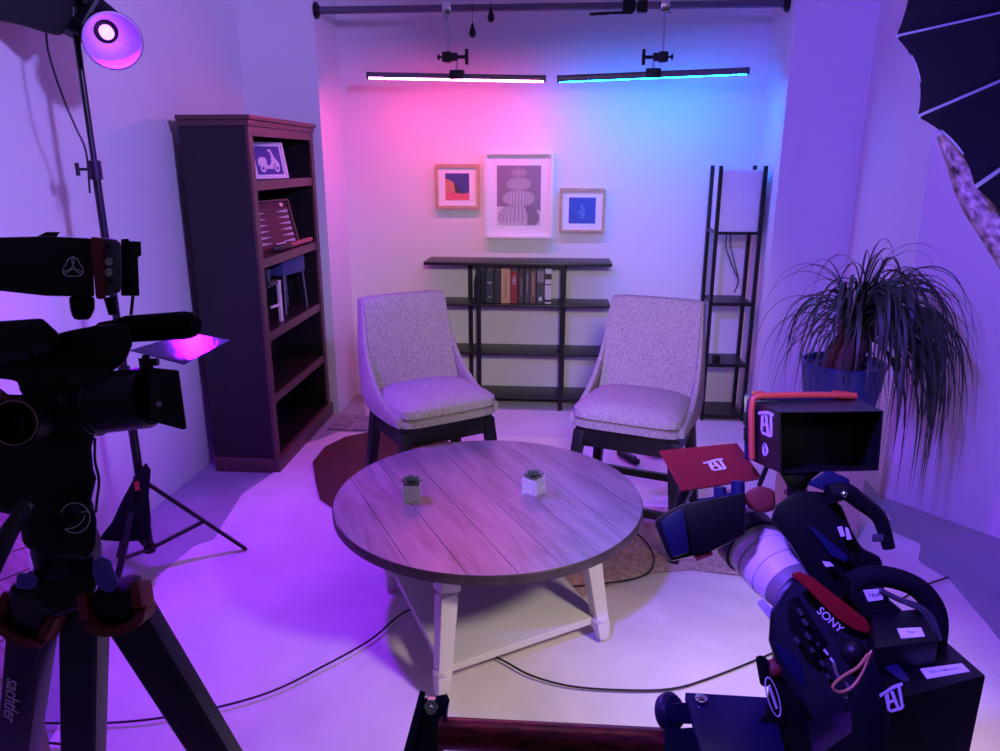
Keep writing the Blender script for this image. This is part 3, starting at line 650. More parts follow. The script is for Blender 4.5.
# ------------------------------------------------------------------ stools
def make_chair():
    t = thing('swivel_chair', 'x', 'chair', (0, 0, 0), 0, None)
    def slab(w0, w1, y0, y1, z0, z1, rad, puff, n=18):      # rounded cushion
        mb = MB(); N1 = n; g = []
        def prof(u): return math.copysign(1, u)*min(1, abs(u))
        def pt(i, j, top):
            u = -1+2*i/N1; v = -1+2*j/N1
            w = (w0+(w1-w0)*(v+1)/2)/2
            uu = math.sin(u*PI/2); vv = math.sin(v*PI/2)
            # superellipse-ish corners
            k = (abs(uu)**6+abs(vv)**6)**(1/6) if (uu or vv) else 1; m_ = max(abs(uu), abs(vv)); sc = m_/k if k else 1
            x = uu*w*sc; y = (y0+y1)/2+vv*(y1-y0)/2*sc
            e = (1-abs(uu)**8)*(1-abs(vv)**8)
            if top: z = z0+(z1-z0)*(.55+.45*e)+puff*(1-uu*uu)*(1-vv*vv)
            else: z = z0
            return mb.bm.verts.new((x, y, z))
        T = [[pt(i, j, 1) for i in range(N1+1)] for j in range(N1+1)]; B = [[pt(i, j, 0) for i in range(N1+1)] for j in range(N1+1)]
        for j in range(N1):
            for i in range(N1):
                mb.face([T[j][i], T[j][i+1], T[j+1][i+1], T[j+1][i]]); mb.face([B[j+1][i], B[j+1][i+1], B[j][i+1], B[j][i]])
        for i in range(N1):
            mb.face([T[0][i], B[0][i], B[0][i+1], T[0][i+1]]); mb.face([T[N1][i+1], B[N1][i+1], B[N1][i], T[N1][i]])
            mb.face([T[i][0], T[i+1][0], B[i+1][0], B[i][0]]); mb.face([T[i+1][N1], T[i][N1], B[i][N1], B[i+1][N1]])
        return mb
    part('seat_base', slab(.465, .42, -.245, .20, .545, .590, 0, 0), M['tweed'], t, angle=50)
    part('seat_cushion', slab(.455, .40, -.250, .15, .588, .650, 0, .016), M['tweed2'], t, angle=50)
    # curved back: inner cushion and side wings
    mb = MB(); n = 12; rows = []
    cur = [(.125, .60), (.150, .66), (.178, .75), (.205, .85), (.228, .95), (.243, 1.02), (.252, 1.035), (.285, 1.038), (.300, 1.025), (.288, .92), (.268, .80), (.245, .70), (.215, .60), (.17, .55)]
    for i in range(n+1):
        u = -1+2*i/n; row = []
        for y, z in cur:
            w = .204-.010*min(1, max(0, (z-.6)/.42)); x = u*w
            yy = y+(.018*u*u*-1 if (y, z) in cur[:6] else .010*(-u*u))
            row.append(mb.bm.verts.new((x, yy, z+(-.006*u**8 if z > 1 else 0))))
        rows.append(row)
    for i in range(n):
        for k in range(len(cur)): kk = (k+1) % len(cur); mb.face([rows[i][k], rows[i][kk], rows[i+1][kk], rows[i+1][k]])
    mb.face(rows[0][::-1]); mb.face(rows[n]); part('backrest', mb, M['tweed'], t, angle=40)
    for s in (-1, 1):
        mb = MB()
        pr_ = [(.300, 1.028), (.245, 1.028), (.222, .95), (.196, .85), (.150, .76), (.075, .68), (-.02, .625), (-.12, .597), (-.205, .586), (-.215, .547), (-.10, .535), (.06, .535), (.15, .55), (.205, .60), (.245, .70), (.268, .80), (.288, .92)]
        def xx(y, z): 
            k = min(1, max(0, (z-.6)/.42)); base_ = .198-.010*k; return base_+.014*(1-k)*(1 if y > -.1 else .8)
        A = [mb.bm.verts.new((s*xx(y, z), y, z)) for y, z in pr_]; B = [mb.bm.verts.new((s*(xx(y, z)+.024-.014*min(1, max(0, (z-.6)/.42))), y, z)) for y, z in pr_]
        mb.face(A); mb.face(B[::-1])
        for i in range(len(pr_)): j = (i+1) % len(pr_); mb.face([A[i], A[j], B[j], B[i]])
        part('side_wing', mb.bevel(.006, 2, 50), M['tweed'], t)
    mb = MB(); mb.bx(-.205, .205, -.20, .16, .515, .5445); mb.bx(-.205, .205, -.20, -.17, .445, .515); mb.bx(-.205, .205, .13, .16, .445, .515); mb.bx(-.205, -.175, -.17, .13, .445, .515); mb.bx(.175, .205, -.17, .13, .445, .515)
    part('apron', mb, M['darkwood'], t, smooth=False)
    for sx in (-1, 1):
        for sy in (-1, 1):
            yt = -.02+sy*.165; yb_ = -.02+sy*.225
            mb = MB(); mb.bar((sx*.19, yt, .515), (sx*.235, yb_, 0), .046, .046, (0, 1, 0), .034, .034); part('leg', mb.bevel(.003), M['darkwood'], t)
    zz = .19; k = .222
    for a, b in (((-k, -.222), (k, -.222)), ((-k, .182), (k, .182)), ((-k, -.222), (-k, .182)), ((k, -.222), (k, .182))):
        mb = MB(); mb.bar((*a, zz), (*b, zz), .022, .034, (0, 0, 1)); part('stretcher', mb, M['darkwood'], t, smooth=False)
    return t
ch = make_chair(); ch.location = (-.572, 3.215, FZ-.0); ch.rotation_euler.z = R(35); ch.scale = (1.05, 1, .978)
ch['label'] = 'beige tweed swivel stool with black legs, on the left, seat lit violet'; ch['group'] = 'swivel stools behind the table'
c2 = copy_tree(ch); c2.location = (.362, 3.15, FZ+.003); c2.rotation_euler.z = R(-20); c2.scale = (1.05, 1, .978)
c2['label'] = 'beige tweed swivel stool with black legs, on the right near the potted palm'
# small dark device below the right stool
q0 = Z(627, 455, .10)
sm = thing('hand_tool', 'small black brush-like tool lying by the legs of the right stool', 'tool', tuple(Z(628, 460, .02)), R(-58))
mb = MB(); mb.box((0, 0, .016), (.17, .035, .03)); part('body', mb.bevel(.006), M['black'], sm)
mb = MB(); mb.box((.03, -.0, .036), (.06, .02, .01)); part('head', mb, M['greydk'], sm)
mb = MB(); mb.lathe([(.0, .0), (.045, .0), (.06, .02), (.055, .05), (.03, .052), (.0, .052)], (0, 0, 0)); o = part('bowl', mb, M['whitefr']); o.location = tuple(Z(655, 455, .012))
tag(o, 'small pale bowl on the floor under the right stool', 'bowl')
# ------------------------------------------------------------------ light stand with reflector lamp (left)
SX, SY = -1.63, 2.62
ls = thing('light_stand', 'thin black light stand carrying the violet lamp beside the left wall', 'light stand', (SX, SY, 0), 0)
hub = Vector((SX, SY, .26))
mb = MB(); mb.cyl((SX, SY, .10), (SX, SY, .85), .0165); mb.cyl((SX, SY, .85), (SX, SY, 1.60), .0135); mb.cyl((SX, SY, 1.60), (SX, SY, 2.12), .0105); part('pole', mb, M['blackmetal'], ls, True)
for z in (.85, 1.60):
    mb = MB(); mb.cyl((SX, SY, z-.035), (SX, SY, z+.03), .021); part('collar', mb, M['black'], ls, True)
    mb = MB(); mb.cyl((SX-.02, SY, z+.0), (SX-.065, SY, z), .005); mb.cyl((SX-.066, SY, z-.022), (SX-.066, SY, z+.022), .007); part('knob', mb, M['black'], ls, True)
mb = MB(); mb.cyl((SX, SY, .37), (SX, SY, .43), .024); part('leg_bracket', mb, M['black'], ls, True)
mb = MB(); mb.cyl((SX, SY, .10), (SX, SY, .135), .022); part('brace_bracket', mb, M['black'], ls, True)
tip = Z(246, 549, .012)
d0 = Vector((tip.x-SX, tip.y-SY, 0)); L0 = d0.length
for k in range(3):
    a = math.atan2(d0.y, d0.x)+k*2*PI/3; e = Vector((math.cos(a), math.sin(a), 0)); L1 = L0 if k == 0 else min(L0, .30/max(.001, abs(e.x))) if e.x < 0 else L0
    L1 = L0*(1 if k == 0 else (.62 if e.x < -.2 else .95))
    mb = MB(); f = Vector((SX, SY, .40))+e*.02; g_ = Vector((SX, SY, .012))+e*L1; mb.bar(f, g_, .022, .012, (0, 0, 1)); part('leg', mb, M['black'], ls, True)
    mb = MB(); mb.bar(Vector((SX, SY, .118))+e*.02, f+(g_-f)*.56, .018, .010, (0, 0, 1)); part('brace', mb, M['black'], ls, True)
sb = thing('sandbag', 'black sandbag with red tab slung over light stand legs', 'sandbag', (SX-.05, SY-.03, .1), 0)
mb = MB(); pl = [(146, 462), (133, 480), (122, 500), (112, 522), (101, 536), (98, 540), (125, 542), (150, 540), (151, 520), (149, 495), (151, 470)]
mb.pp(pl, 2.90, .07); part('bag', mb.bevel(.015, 3), M['blackfab'], sb, True)
mb = MB(); mb.pp([(134, 482), (139, 481), (140, 490), (135, 491)], 2.885, .006); part('tab', mb, M['orange'], sb, True, label='small red tab')
# lamp head
dl = 2.50
lamp = thing('studio_lamp', 'black studio lamp with open silver reflector glowing violet', 'lamp', D(85, 30, dl), 0)
mc = D(113, 41, dl-.05)                     # centre of the reflector mouth
bk = D(93, 9, dl+.02)                     # where the reflector meets the body
ax = (mc-bk).normalized()
look = (ax*.72-FWD*.52+Vector((.25, 0, -.15))).normalized()
r_m = 26.5/FP*dl
back = mc-look*.115
mb = MB(); mb.lathe([(.040, 0), (.052, .028), (.072, .075), (r_m-.001, .113), (r_m+.002, .115), (r_m-.003, .116), (.070, .077), (.050, .031), (.038, .003)], back, look, 48, cap=False); part('reflector', mb, M['reflector'], lamp, True)
mb = MB(); mb.lathe([(.042, -.003), (.055, .026), (.076, .075), (r_m+.003, .112), (r_m+.004, .116)], back, look, 48, cap=False); part('reflector_shell', mb, M['black'], lamp, True)
mb = MB(); mb.lathe([(.022, .0), (.022, .02), (.017, .028), (.006, .032)], back, look, 20); part('bulb', mb, M['ledchip'], lamp, True, label='glowing violet light chip')
mb = MB(); mb.lathe([(.056, -.06), (.060, -.055), (.060, -.012), (.052, -.004), (.044, -.003)], back, look, 36); part('mount_ring', mb, M['black'], lamp, True)
b2 = back-look*.06
mb = MB(); e1 = D(-60, -60, dl+.25)
ex, ey = basis((b2-e1)); mb.bar(b2+(b2-e1).normalized()*.01, e1, .15, .15, FWD, .18, .18); part('lamp_body', mb.bevel(.02, 3), M['black'], lamp, True)
mb = MB(); mb.pp([(-10, -10), (75, -12), (72, 18), (62, 37), (45, 33), (20, 25), (-10, 19)], dl-.06, .14); part('yoke', mb.bevel(.02, 3), M['black'], lamp, True)
mb = MB(); a = D(70, 30, dl); mb.cyl((SX, SY, 2.10), (SX, SY, 2.20), .018); mb.box((SX, SY, 2.17), (.045, .045, .10)); mb.cyl((SX, SY, 2.15), (SX+.06, SY-.02, 2.15), .006); mb.box((SX+.06, SY-.02, 2.15), (.012, .02, .05)); part('stand_mount', mb.bevel(.003), M['black'], lamp, True)
mb = MB(); mb.tube(curve_pts([D(46, 33, dl), D(48, 50, dl), D(55, 75, dl), D(66, 105, dl), D(76, 128, dl+.03), D(86, 152, dl+.07), (SX-.02, SY-.02, 1.52)]), .0035, 6); tag(part('lamp_cable', mb, M['cable']), 'black cable drooping from lamp body to the stand pole', 'cable')
# ------------------------------------------------------------------ left video camera rig
def T(name, label, cat, px, d, group=None): return thing(name, label, cat, D(*px, d), 0, group)
d = 1.0
mon = T('field_monitor', 'hooded black monitor with red bumper on top of left camera', 'monitor', (80, 296), d)
mb = MB(); mb.pp([(-70, 239), (45, 236), (92, 238), (95, 297), (45, 296), (0, 291), (-70, 288)], d, .16); part('sun_hood', mb.bevel(.004), M['black'], mon, True)
mb = MB(); mb.pp([(36, 237), (46, 232), (60, 232), (56, 238)], d+.01, .10); part('hood_tab', mb, M['black'], mon, True)
mb = MB(); mb.pp([(90, 236.5), (104, 237.5), (106.5, 299), (96, 299.5)], d-.004, .17); part('bumper', mb.bevel(.004), M['redrub'], mon, True, label='dull red bumper frame')
mb = MB(); mb.pp([(102, 237.5), (116, 239), (121, 243), (121, 292), (106, 297)], d-.002, .16); part('monitor_body', mb.bevel(.005), M['greydk'], mon, True)
for i, (x, y) in enumerate(((110, 262), (110, 272.5))):
    mb = MB(); a = D(x, y, d-.002); mb.lathe([(.0052, 0), (.0052, .003), (.003, .003), (.003, .0012), (.0005, .0012)], a, -FWD, 16); part('jack', mb, M['chrome'], mon, True)
for i, (x, y) in enumerate(((109.5, 281.5), (108.5, 246))):
    mb = MB(); mb.pp([(x-2, y-2.5), (x+2.2, y-2.3), (x+2.2, y+2.2), (x-2, y+2.2)], d-.004, .003); part('button', mb, M['black'], mon, True)
mb = MB(); mb.pp([(121, 239), (129, 238.5), (129, 241), (141, 241.5), (141.5, 255.5), (138, 257), (139.5, 296), (121, 296)], d+.01, .12); part('battery', mb.bevel(.004), M['black'], mon, True)
def tri_logo(parent, cx, cy, r, d_, u=Vector((1, 0, 0)), k=None, w=.0007):
    # rounded interlaced triangle emblem
    right = (D(cx+10, cy, d_)-D(cx, cy, d_)).normalized(); upv_ = (D(cx, cy-10, d_)-D(cx, cy, d_)).normalized()
    c = D(cx, cy, d_); s = r*d_/FP; mb = MB()
    pts = []
    for i in range(73):
        t_ = 2*PI*i/72; pts.append(c+right*s*(math.sin(t_)+.8*math.sin(2*t_))/1.75-upv_*s*(math.cos(t_)-.8*math.cos(2*t_))/1.75)
    mb.tube(pts, w, 5)
    mb.tube([c+(right*math.cos(t_)+upv_*math.sin(t_))*s*(.86+.13*math.cos(3*(t_-PI/2))) for t_ in [2*PI*i/48 for i in range(49)]], w, 5)
    return part('emblem', mb, M['logo'], parent, True, label='pale triangular emblem')
tri_logo(mon, 73, 268, 11, d-.001)
mb = MB(); mb.pp([(68, 296), (95, 296), (95, 309), (90, 320), (73, 320), (70, 310)], d+.04, .05); part('tilt_mount', mb.bevel(.006), M['blackmetal'], mon, True)
mb = MB(); mb.tube([D(110, 298, d+.02), D(114, 314, d+.02)], .008, 10, .007); part('cable_plug', mb, M['black'], mon, True)
mb = MB(); mb.tube([D(133, 296, d+.05), D(131, 315, d+.05)], .0022, 6); part('cable', mb, M['cable'], mon, True)

cam = T('camcorder', 'black shoulder video camera in left foreground pointing right', 'video camera', (60, 440), d)
mb = MB(); mb.pp([(-60, 340), (0, 345), (40, 338), (66, 331), (75, 329), (100, 325), (132, 322), (133, 345), (126, 362), (112, 372), (92, 376), (70, 388), (40, 394), (20, 396), (18, 381), (0, 379), (-60, 378)], d+.01, .15); part('upper_body', mb.bevel(.008, 2), M['black'], cam, True)
mb = MB(); mb.pp([(-60, 323), (0, 321), (43, 318), (50, 325), (58, 332), (62, 342), (40, 352), (0, 362), (-60, 366)], d-.03, .10); part('viewfinder', mb.bevel(.006, 2), M['black'], cam, True)
mb = MB(); mb.tube([D(-30, 366, d-.035), D(12, 357, d-.035), D(30, 355, d-.035)], .006, 8); mb.tube([D(34, 352, d-.035), D(48, 347, d-.035)], .006, 8); part('trim_strip', mb, M['navy'], cam, True)
mic = T('shotgun_microphone', 'thick black foam covered microphone on left camera handle', 'microphone', (150, 328), d+.03)
mb = MB(); a = D(96, 331, d+.05); b = D(197, 324.5, d+.0); dm = (b-a); L_ = dm.length
mb.lathe([(.006, 0), (.012, .01), (.0145, .04), (.0185, .055), (.0190, L_-.02), (.017, L_-.008), (.011, L_-.001), (.001, L_)], a, dm, 24); part('foam_windshield', mb, M['blackfab'], mic, True)
mb = MB(); mb.tube([D(98, 331, d+.05), D(70, 338, d+.06)], .009, 10); part('microphone_barrel', mb, M['blackmetal'], mic, True)
# lens
la = D(48, 410, d+.05); lb_ = D(150, 397, d+.02); dv_ = lb_-la; L_ = dv_.length
mb = MB(); mb.lathe([(.030, 0), (.036, .006), (.036, .028), (.033, .031), (.038, .034), (.038, .052), (.034, .055), (.040, .060), (.042, .085), (.039, .088), (.042, .092), (.042, L_-.006), (.038, L_)], la, dv_, 36); part('lens', mb, M['navy'], cam, True)
mb = MB()
for t_ in (.040, .047, .068, .076): mb.lathe([(.0385 if t_ < .06 else .0425, t_-.002), (.0405 if t_ < .06 else .0445, t_-.001), (.0405 if t_ < .06 else .0445, t_+.001), (.0385 if t_ < .06 else .0425, t_+.002)], la, dv_, 36, cap=False)
part('lens_ring', mb, M['black'], cam, True)
mb = MB(); mb.pp([(62, 378), (95, 368), (118, 372), (98, 382), (70, 386)], d+.0, .03); mb.pp([(80, 412), (100, 416), (108, 424), (96, 426), (84, 420)], d-.005, .02); part('lens_switch_panel', mb.bevel(.003), M['navy'], cam, True)
mb = MB(); mb.pp([(148, 367), (179, 370, d-.01), (187, 429, d-.02), (183, 430, d-.02), (150, 421)], d-.01, .12); part('matte_box', mb.bevel(.003), M['black'], cam, True)
mb = MB(); a = D(160, 404, d-.018); mb.lathe([(.004, 0), (.004, .003), (.001, .004)], a, -FWD, 14); part('screw', mb, M['steel'], cam, True)
mb = MB(); mb.pp([(138, 358), (152, 359), (154, 368), (140, 370)], d, .03); mb.cyl(D(146, 362, d-.01), D(158, 362, d-.01), .005); mb.cyl(D(146, 355, d), D(146, 368, d), .005); part('hinge_knob', mb, M['black'], cam, True)
mb = MB(); gc = D(190, 347, d+.03); nn_ = ((ORG-gc).normalized()+(D(104, 28, 2.45)-gc).normalized()).normalized()
q = [ORG+ray(*p)*((gc-ORG).dot(nn_)/ray(*p).dot(nn_)) for p in ((130, 351), (188, 333.5), (230, 340.5), (184, 365))]; print('gel', q)
mb.prism(q, nn_*.0012); part('top_flag', mb, M['gel'], cam, True, smooth=False, label='shiny violet translucent top flap')
mb = MB(); mb.pp([(-60, 392), (20, 394), (60, 386), (92, 380), (97, 400), (95, 436), (92, 448), (94, 470), (97, 478), (92, 500), (97, 515), (80, 530), (30, 520), (-60, 500)], d+.02, .12); part('lower_body', mb.bevel(.012, 3), M['black'], cam, True)
ec_ = D(14, 423, d-.045); mb = MB(); mb.lathe([(.030, .0), (.0315, .002), (.0315, .035), (.028, .037), (.0285, .033), (.026, .004), (.012, .002)], ec_+FWD*.037, -FWD, 40); part('eyecup', mb, M['black'], cam, True)
mb = MB(); ring = [ec_+(D(14+23.2*math.cos(t), 423+22*math.sin(t), d-.045)-D(14, 423, d-.045)) for t in [2*PI*i/40 for i in range(41)]]; mb.tube(ring, .0008, 6); part('eyecup_rim', mb, M['tan'], cam, True, label='thin tan rim of the eyecup')
mb = MB(); mb.pp([(13, 417), (25, 416.5), (26, 431), (16, 430)], d-.015, .004); part('eyepiece_reflection', mb, M['bluedk'], cam, True)  # square blue reflection inside the eyecup, built as a coloured plate
mb = MB(); mb.pp([(0, 400), (0, 388), (10, 396), (24, 398), (36, 412), (38, 425), (34, 410), (22, 400)], d-.03, .02); part('red_trim', mb, M['redrub'], cam, True)
mb = MB()
for pts in ([(80, 360), (92, 372), (104, 362)], [(84, 372), (96, 364), (112, 374)], [(70, 345), (92, 366), (108, 352)]): mb.tube(curve_pts([D(*p, d+.03) for p in pts]), .003, 6)
mb.tube(curve_pts([D(95, 438, d+.02), D(95, 460, d+.02), D(99, 480, d+.02), D(97, 500, d+.02), D(96, 512, d+.03)]), .0018, 6)
part('loose_cable', mb, M['cable'], cam, True)
mb = MB(); mb.pp([(57, 398), (60, 397), (62, 403), (59, 405)], d+.005, .006); part('chrome_switch', mb, M['chrome'], cam, True)

tp = T('tripod', 'heavy black video tripod with red leg brackets in left foreground', 'tripod', (70, 600), d)
hd = D(66, 545, d+.06)
mb = MB(); mb.lathe([(.032, -.045), (.042, -.03), (.044, .0), (.040, .02), (.036, .03)], hd, (0, 0, 1), 40); part('bowl', mb, M['black'], tp, True)
mb = MB(); mb.pp([(18, 508), (60, 500), (94, 505), (97, 520), (97, 548), (88, 560), (40, 556), (22, 545)], d, .11); part('fluid_head', mb.bevel(.010, 3), M['black'], tp, True)
mb = MB(); mb.pp([(-30, 540), (40, 540), (92, 548), (100, 575), (92, 605), (55, 618), (25, 600), (-30, 600)] [1:7], d+.03, .12); part('crown', mb.bevel(.010, 3), M['black'], tp, True)
dc = D(75, 518, d-.002); mb = MB(); r_ = .0200
rt = (D(85, 518, d)-D(75, 518, d)).normalized(); up_ = (D(75, 508, d)-D(75, 518, d)).normalized()
mb.tube([dc+(rt*math.cos(t)+up_*math.sin(t))*r_ for t in [R(-130+290*i/30) for i in range(31)]], .0007, 6)
mb.tube(curve_pts([dc+rt*x+up_*y for x, y in ((-.014, -.015), (0, -.012), (.010, -.004), (.013, .004))]), .0007, 6); mb.tube([dc+rt*.002+up_*.007, dc+rt*.018+up_*.009], .0006, 6)
part('dial_marking', mb, M['logo'], tp, True, label='pale ring marking on the head dial')
mb = MB(); mb.cyl(D(77, 510, d), D(77, 510, d-.006), .005); part('blue_button', mb, M['bluedk'], tp, True)
mb = MB(); mb.tube([D(28, 505, d-.03), D(10, 530, d-.06), D(-8, 568, d-.09), D(-40, 640, d-.14)], .011, 12); part('pan_handle', mb, M['black'], tp, True)
mb = MB(); mb.pp([(22, 512), (30, 503), (34, 505), (28, 516), (22, 517)], d-.04, .008); part('lever', mb, M['steel'], tp, True)
crown = D(70, 590, d+.08)
legs = [((38, 585), (16, 760), Z(-2, 950, 0), 1), ((85, 600), (83, 760), Z(83, 1040, 0), 2), ((113, 586), (216, 760), Z(378, 1020, 0), 3)]
def on_line(a, b, px, py):       # nearest point of the 3D line a-b to the view ray through a pixel
    r = ray(px, py).normalized(); u = (b-a).normalized(); w0 = a-ORG; bb = u.dot(r); dd = u.dot(w0); ee = r.dot(w0); return a+u*((bb*ee-dd)/(1-bb*bb))
LEG = []
for (p0, p1, foot, k) in legs:
    a = D(*p0, (d+.05, d+.10, d+.0)[k-1]); foot.z = .02; LEG.append((a, foot))
    u = (foot-a).normalized()
    mb = MB(); e = a+u*.55
    mb.bar(a, e, .060, .044, FWD, .056, .040); mb.bevel(.012, 3); part('leg', mb, M['navy' if k == 2 else 'black'], tp, True)  # middle leg uses a bluer black to paint in the blue light on it
    mb = MB(); mb.bar(e-u*.02, foot, .040, .030, FWD, .034, .026); mb.bevel(.006, 2); part('lower_leg', mb, M['blackmetal'], tp, True)
    mb = MB(); mb.sph(foot, .02, (1.2, 1.2, .8)); part('foot', mb, M['black'], tp, True)
for i, k in ((0, -1), (2, 1)):
    a, foot = LEG[i]; u = (foot-a).normalized(); x_ = u.cross(FWD).normalized(); c = a+u*(.075 if i == 0 else .038)
    mb = MB(); w = .036
    pts = [c+x_*math.cos(t)*w-FWD*.01+u*(math.sin(t)*.028) for t in [R(-30+i_*240/20) for i_ in range(21)]]
    pts = [c+x_*w+(-u)*.034]+[c+x_*w*math.cos(t)+u*math.sin(t)*.026-FWD*.022 for t in [PI*j/14 for j in range(15)]]+[c-x_*w-u*.034]
    for p, q in zip(pts, pts[1:]): mb.bar(p, q+(q-p)*.1, .013, .034, FWD)
    part('leg_bracket', mb.bevel(.002), M['redrub'], tp, True, label='worn red leg bracket')
mb = MB(); mb.pp([(17, 572), (36, 574), (39, 583), (30, 590), (15, 588)], d-.01, .05); part('leg_cap', mb.bevel(.005), M['cap'], tp, True, label='blue-lit cap over the left leg')
mb = MB(); mb.pp([(93, 560), (101, 555), (111, 560), (116, 575), (120, 586), (110, 594), (98, 588), (92, 572)], d-.03, .05); part('leg_cap', mb.bevel(.005), M['cap'], tp, True, label='blue-lit cap over the right leg')
a, foot = LEG[0]; u = (foot-a).normalized(); cpt = on_line(a, foot, 15, 693)-FWD*.034; xx_ = u; yv = xx_.cross(-FWD); 
textmesh('lettering', 'sachtler', .034, M['logo'], tp, frame_from(cpt, u, u.cross(FWD)))
# ------------------------------------------------------------------ right video camera rig
d = 1.05
m2 = T('field_monitor', 'monitor with sun hood and orange-red bumper on the right camera', 'monitor', (800, 480), d)
B = [(756, 402), (857, 399), (855, 466), (755, 462)]; Fq = [(779, 412), (883.5, 411), (878.5, 470.5), (780, 473)]
def q3(l, dd): return [D(*p, dd) for p in l]
b3 = q3(B, 1.12); f3 = q3(Fq, 1.00)
mb = MB()
for i in range(4):
    j = (i+1) % 4; cb = sum(b3, Vector())/4; cf = sum(f3, Vector())/4
    bi = [p+(cb-p)*.03 for p in b3]; fi = [p+(cf-p)*.03 for p in f3]
    mb.hexa([b3[i], b3[j], bi[j], bi[i], f3[i], f3[j], fi[j], fi[i]])
part('sun_hood', mb, M['black'], m2, True, smooth=False)
mb = MB(); mb.prism([p+FWD*.002 for p in b3], FWD*.004); part('screen', mb, M['screen'], m2, True, smooth=False)
mb = MB(); mb.pp([(744, 394), (858, 394), (856, 468), (744, 460)], 1.127, .03); part('monitor_body', mb.bevel(.004), M['bluedk'], m2, True)
mb = MB(); mb.tube(curve_pts([D(*p, 1.112) for p in ((752, 459), (751.5, 430), (752, 404), (757, 396.5), (775, 395.5), (820, 395), (856, 396))], 6), .0048, 8); part('bumper', mb, M['orange'], m2, True, label='orange-red bumper frame')
mb = MB(); mb.pp([(752, 391), (764, 391), (764, 396), (752, 396)], 1.12, .03); mb.pp([(832, 390), (852, 392), (854, 397), (832, 396)], 1.12, .03); part('bumper_pad', mb.bevel(.002), M['red'], m2, True)
for x0, y0, y1 in ((743.2, 412, 425), (743.5, 428, 441)):
    mb = MB(); mb.pp([(x0, y0), (x0+2.4, y0), (x0+2.4, y1), (x0, y1)], 1.122, .01); part('port_cover', mb, M['black'], m2, True)
# markings on the hood's left side
def onquad(Q, u, v): return Q[0]*(1-u)*(1-v)+Q[1]*u*(1-v)+Q[2]*u*v+Q[3]*(1-u)*v
side = [b3[0], f3[0], f3[3], b3[3]]; sn = (side[1]-side[0]).cross(side[3]-side[0]).normalized(); sn = sn if sn.dot(ORG-side[0]) > 0 else -sn
LOGO = [[(.0, .18), (.62, .0), (1, .0), (1, .12), (.55, .14), (.0, .3)], [(.2, .3), (.38, .22), (.3, .85), (.18, .9)], [(.45, .2), (.58, .2), (.72, .9), (.58, .9)], [(.3, .55), (.62, .5), (.62, .6), (.3, .66)], [(.78, .12), (.9, .12), (.9, .9), (.78, .92)], [(.2, .9), (.95, .88), (.8, 1.0), (.3, 1.0)]]
def mark(parent, Q, nrm, u0, u1, v0, v1, name='logo', lab='pale letter logo'):
    mb = MB()
    for pl_ in LOGO: mb.prism([onquad(Q, u0+(u1-u0)*x, v0+(v1-v0)*y)+nrm*.0006 for x, y in pl_], nrm*.0006)
    return part(name, mb, M['logo'], parent, True, smooth=False, label=lab)
mark(m2, side, sn, .15, .8, .06, .48)
mb = MB(); pc = onquad(side, .46, .72); ux = (side[1]-side[0]).normalized(); vy = (side[3]-side[0]).normalized()
for k in range(3): mb.tube([pc+sn*.001+(ux*math.cos(t+k*2.1)*.011+ux*.003*math.cos(k*2.1)+vy*(math.sin(t+k*2.1)*.006+.003*math.sin(k*2.1))) for t in [2*PI*i/20 for i in range(21)]], .0006, 5)
part('emblem', mb, M['logo'], m2, True)
mb = MB(); mb.pp([(779, 472), (829, 467), (812, 479), (806, 490), (806, 500), (789, 500), (788, 488)], 1.03, .05); mb.cyl(D(797, 485, 1.04), D(796, 512, 1.05), .013); part('tilt_mount', mb.bevel(.004), M['black'], m2, True)
mb = MB(); mb.cyl(D(796, 489, 1.05), D(796, 494, 1.05), .016); part('mount_ring', mb, M['chrome'], m2, True)

cm = T('cinema_camera', 'black cinema camera rig with pale lens in right foreground', 'video camera', (850, 650), d)
# red top flag, with its struts
q = [D(660, 450.5, 1.10), D(737, 443, 1.22), D(762.5, 478, 1.16), D(683, 490.5, 1.04)]; nn_ = (q[1]-q[0]).cross(q[2]-q[0]).normalized(); nn_ = nn_ if nn_.z > 0 else -nn_
mb = MB(); mb.prism(q, -nn_*.003); part('top_flag', mb, M['redflag'], cm, True, smooth=False, label='flat red top flap with pale logo')
mark(cm, [q[0], q[1], q[2], q[3]], nn_, .40, .66, .38, .66)
mb = MB()
for a_, b_ in (((687, 488), (679, 508)), ((683, 489), (676, 510)), ((767, 466), (759, 486))):
    mb = MB(); mb.tube([D(*a_, 1.07), D(*b_, 1.08)], .0035, 6); part('flag_strut', mb, M['blackmetal'], cm, True)
mb = MB(); fq = [(680, 504), (746.5, 492), (745, 537), (714, 551), (686, 559)]
mb.pp([(653.5, 521), (667, 511), (682, 504), (746.5, 492), (745.5, 535), (714, 551), (671, 562), (667, 557)], 1.03, .035); part('matte_box', mb.bevel(.006, 2), M['black'], cm, True)
mb = MB(); mb.pp([(660, 523), (672, 513), (684, 508), (690, 552), (673, 558)], 1.022, .01); part('matte_box_lip', mb.bevel(.003), M['blueband'], cm, True)
mb = MB(); mb.pp([(693, 555), (711, 550), (713, 555), (697, 561)], 1.035, .02); part('latch', mb, M['redrub'], cm, True)
mb = MB(); mb.pp([(690, 500), (712, 497), (745, 489), (735, 503), (700, 507)], 1.07, .04); mb.cyl(D(738, 495, 1.07), D(738, 481, 1.07), .0095); mb.cyl(D(720, 497, 1.08), D(720, 487, 1.08), .009); part('rod_clamp', mb, M['bluedk'], cm, True)
mb = MB(); mb.pp([(745, 492), (760, 485), (775, 490), (776, 510), (760, 514), (745, 506)], 1.06, .05); part('red_grip', mb.bevel(.008, 3), M['redrub'], cm, True)
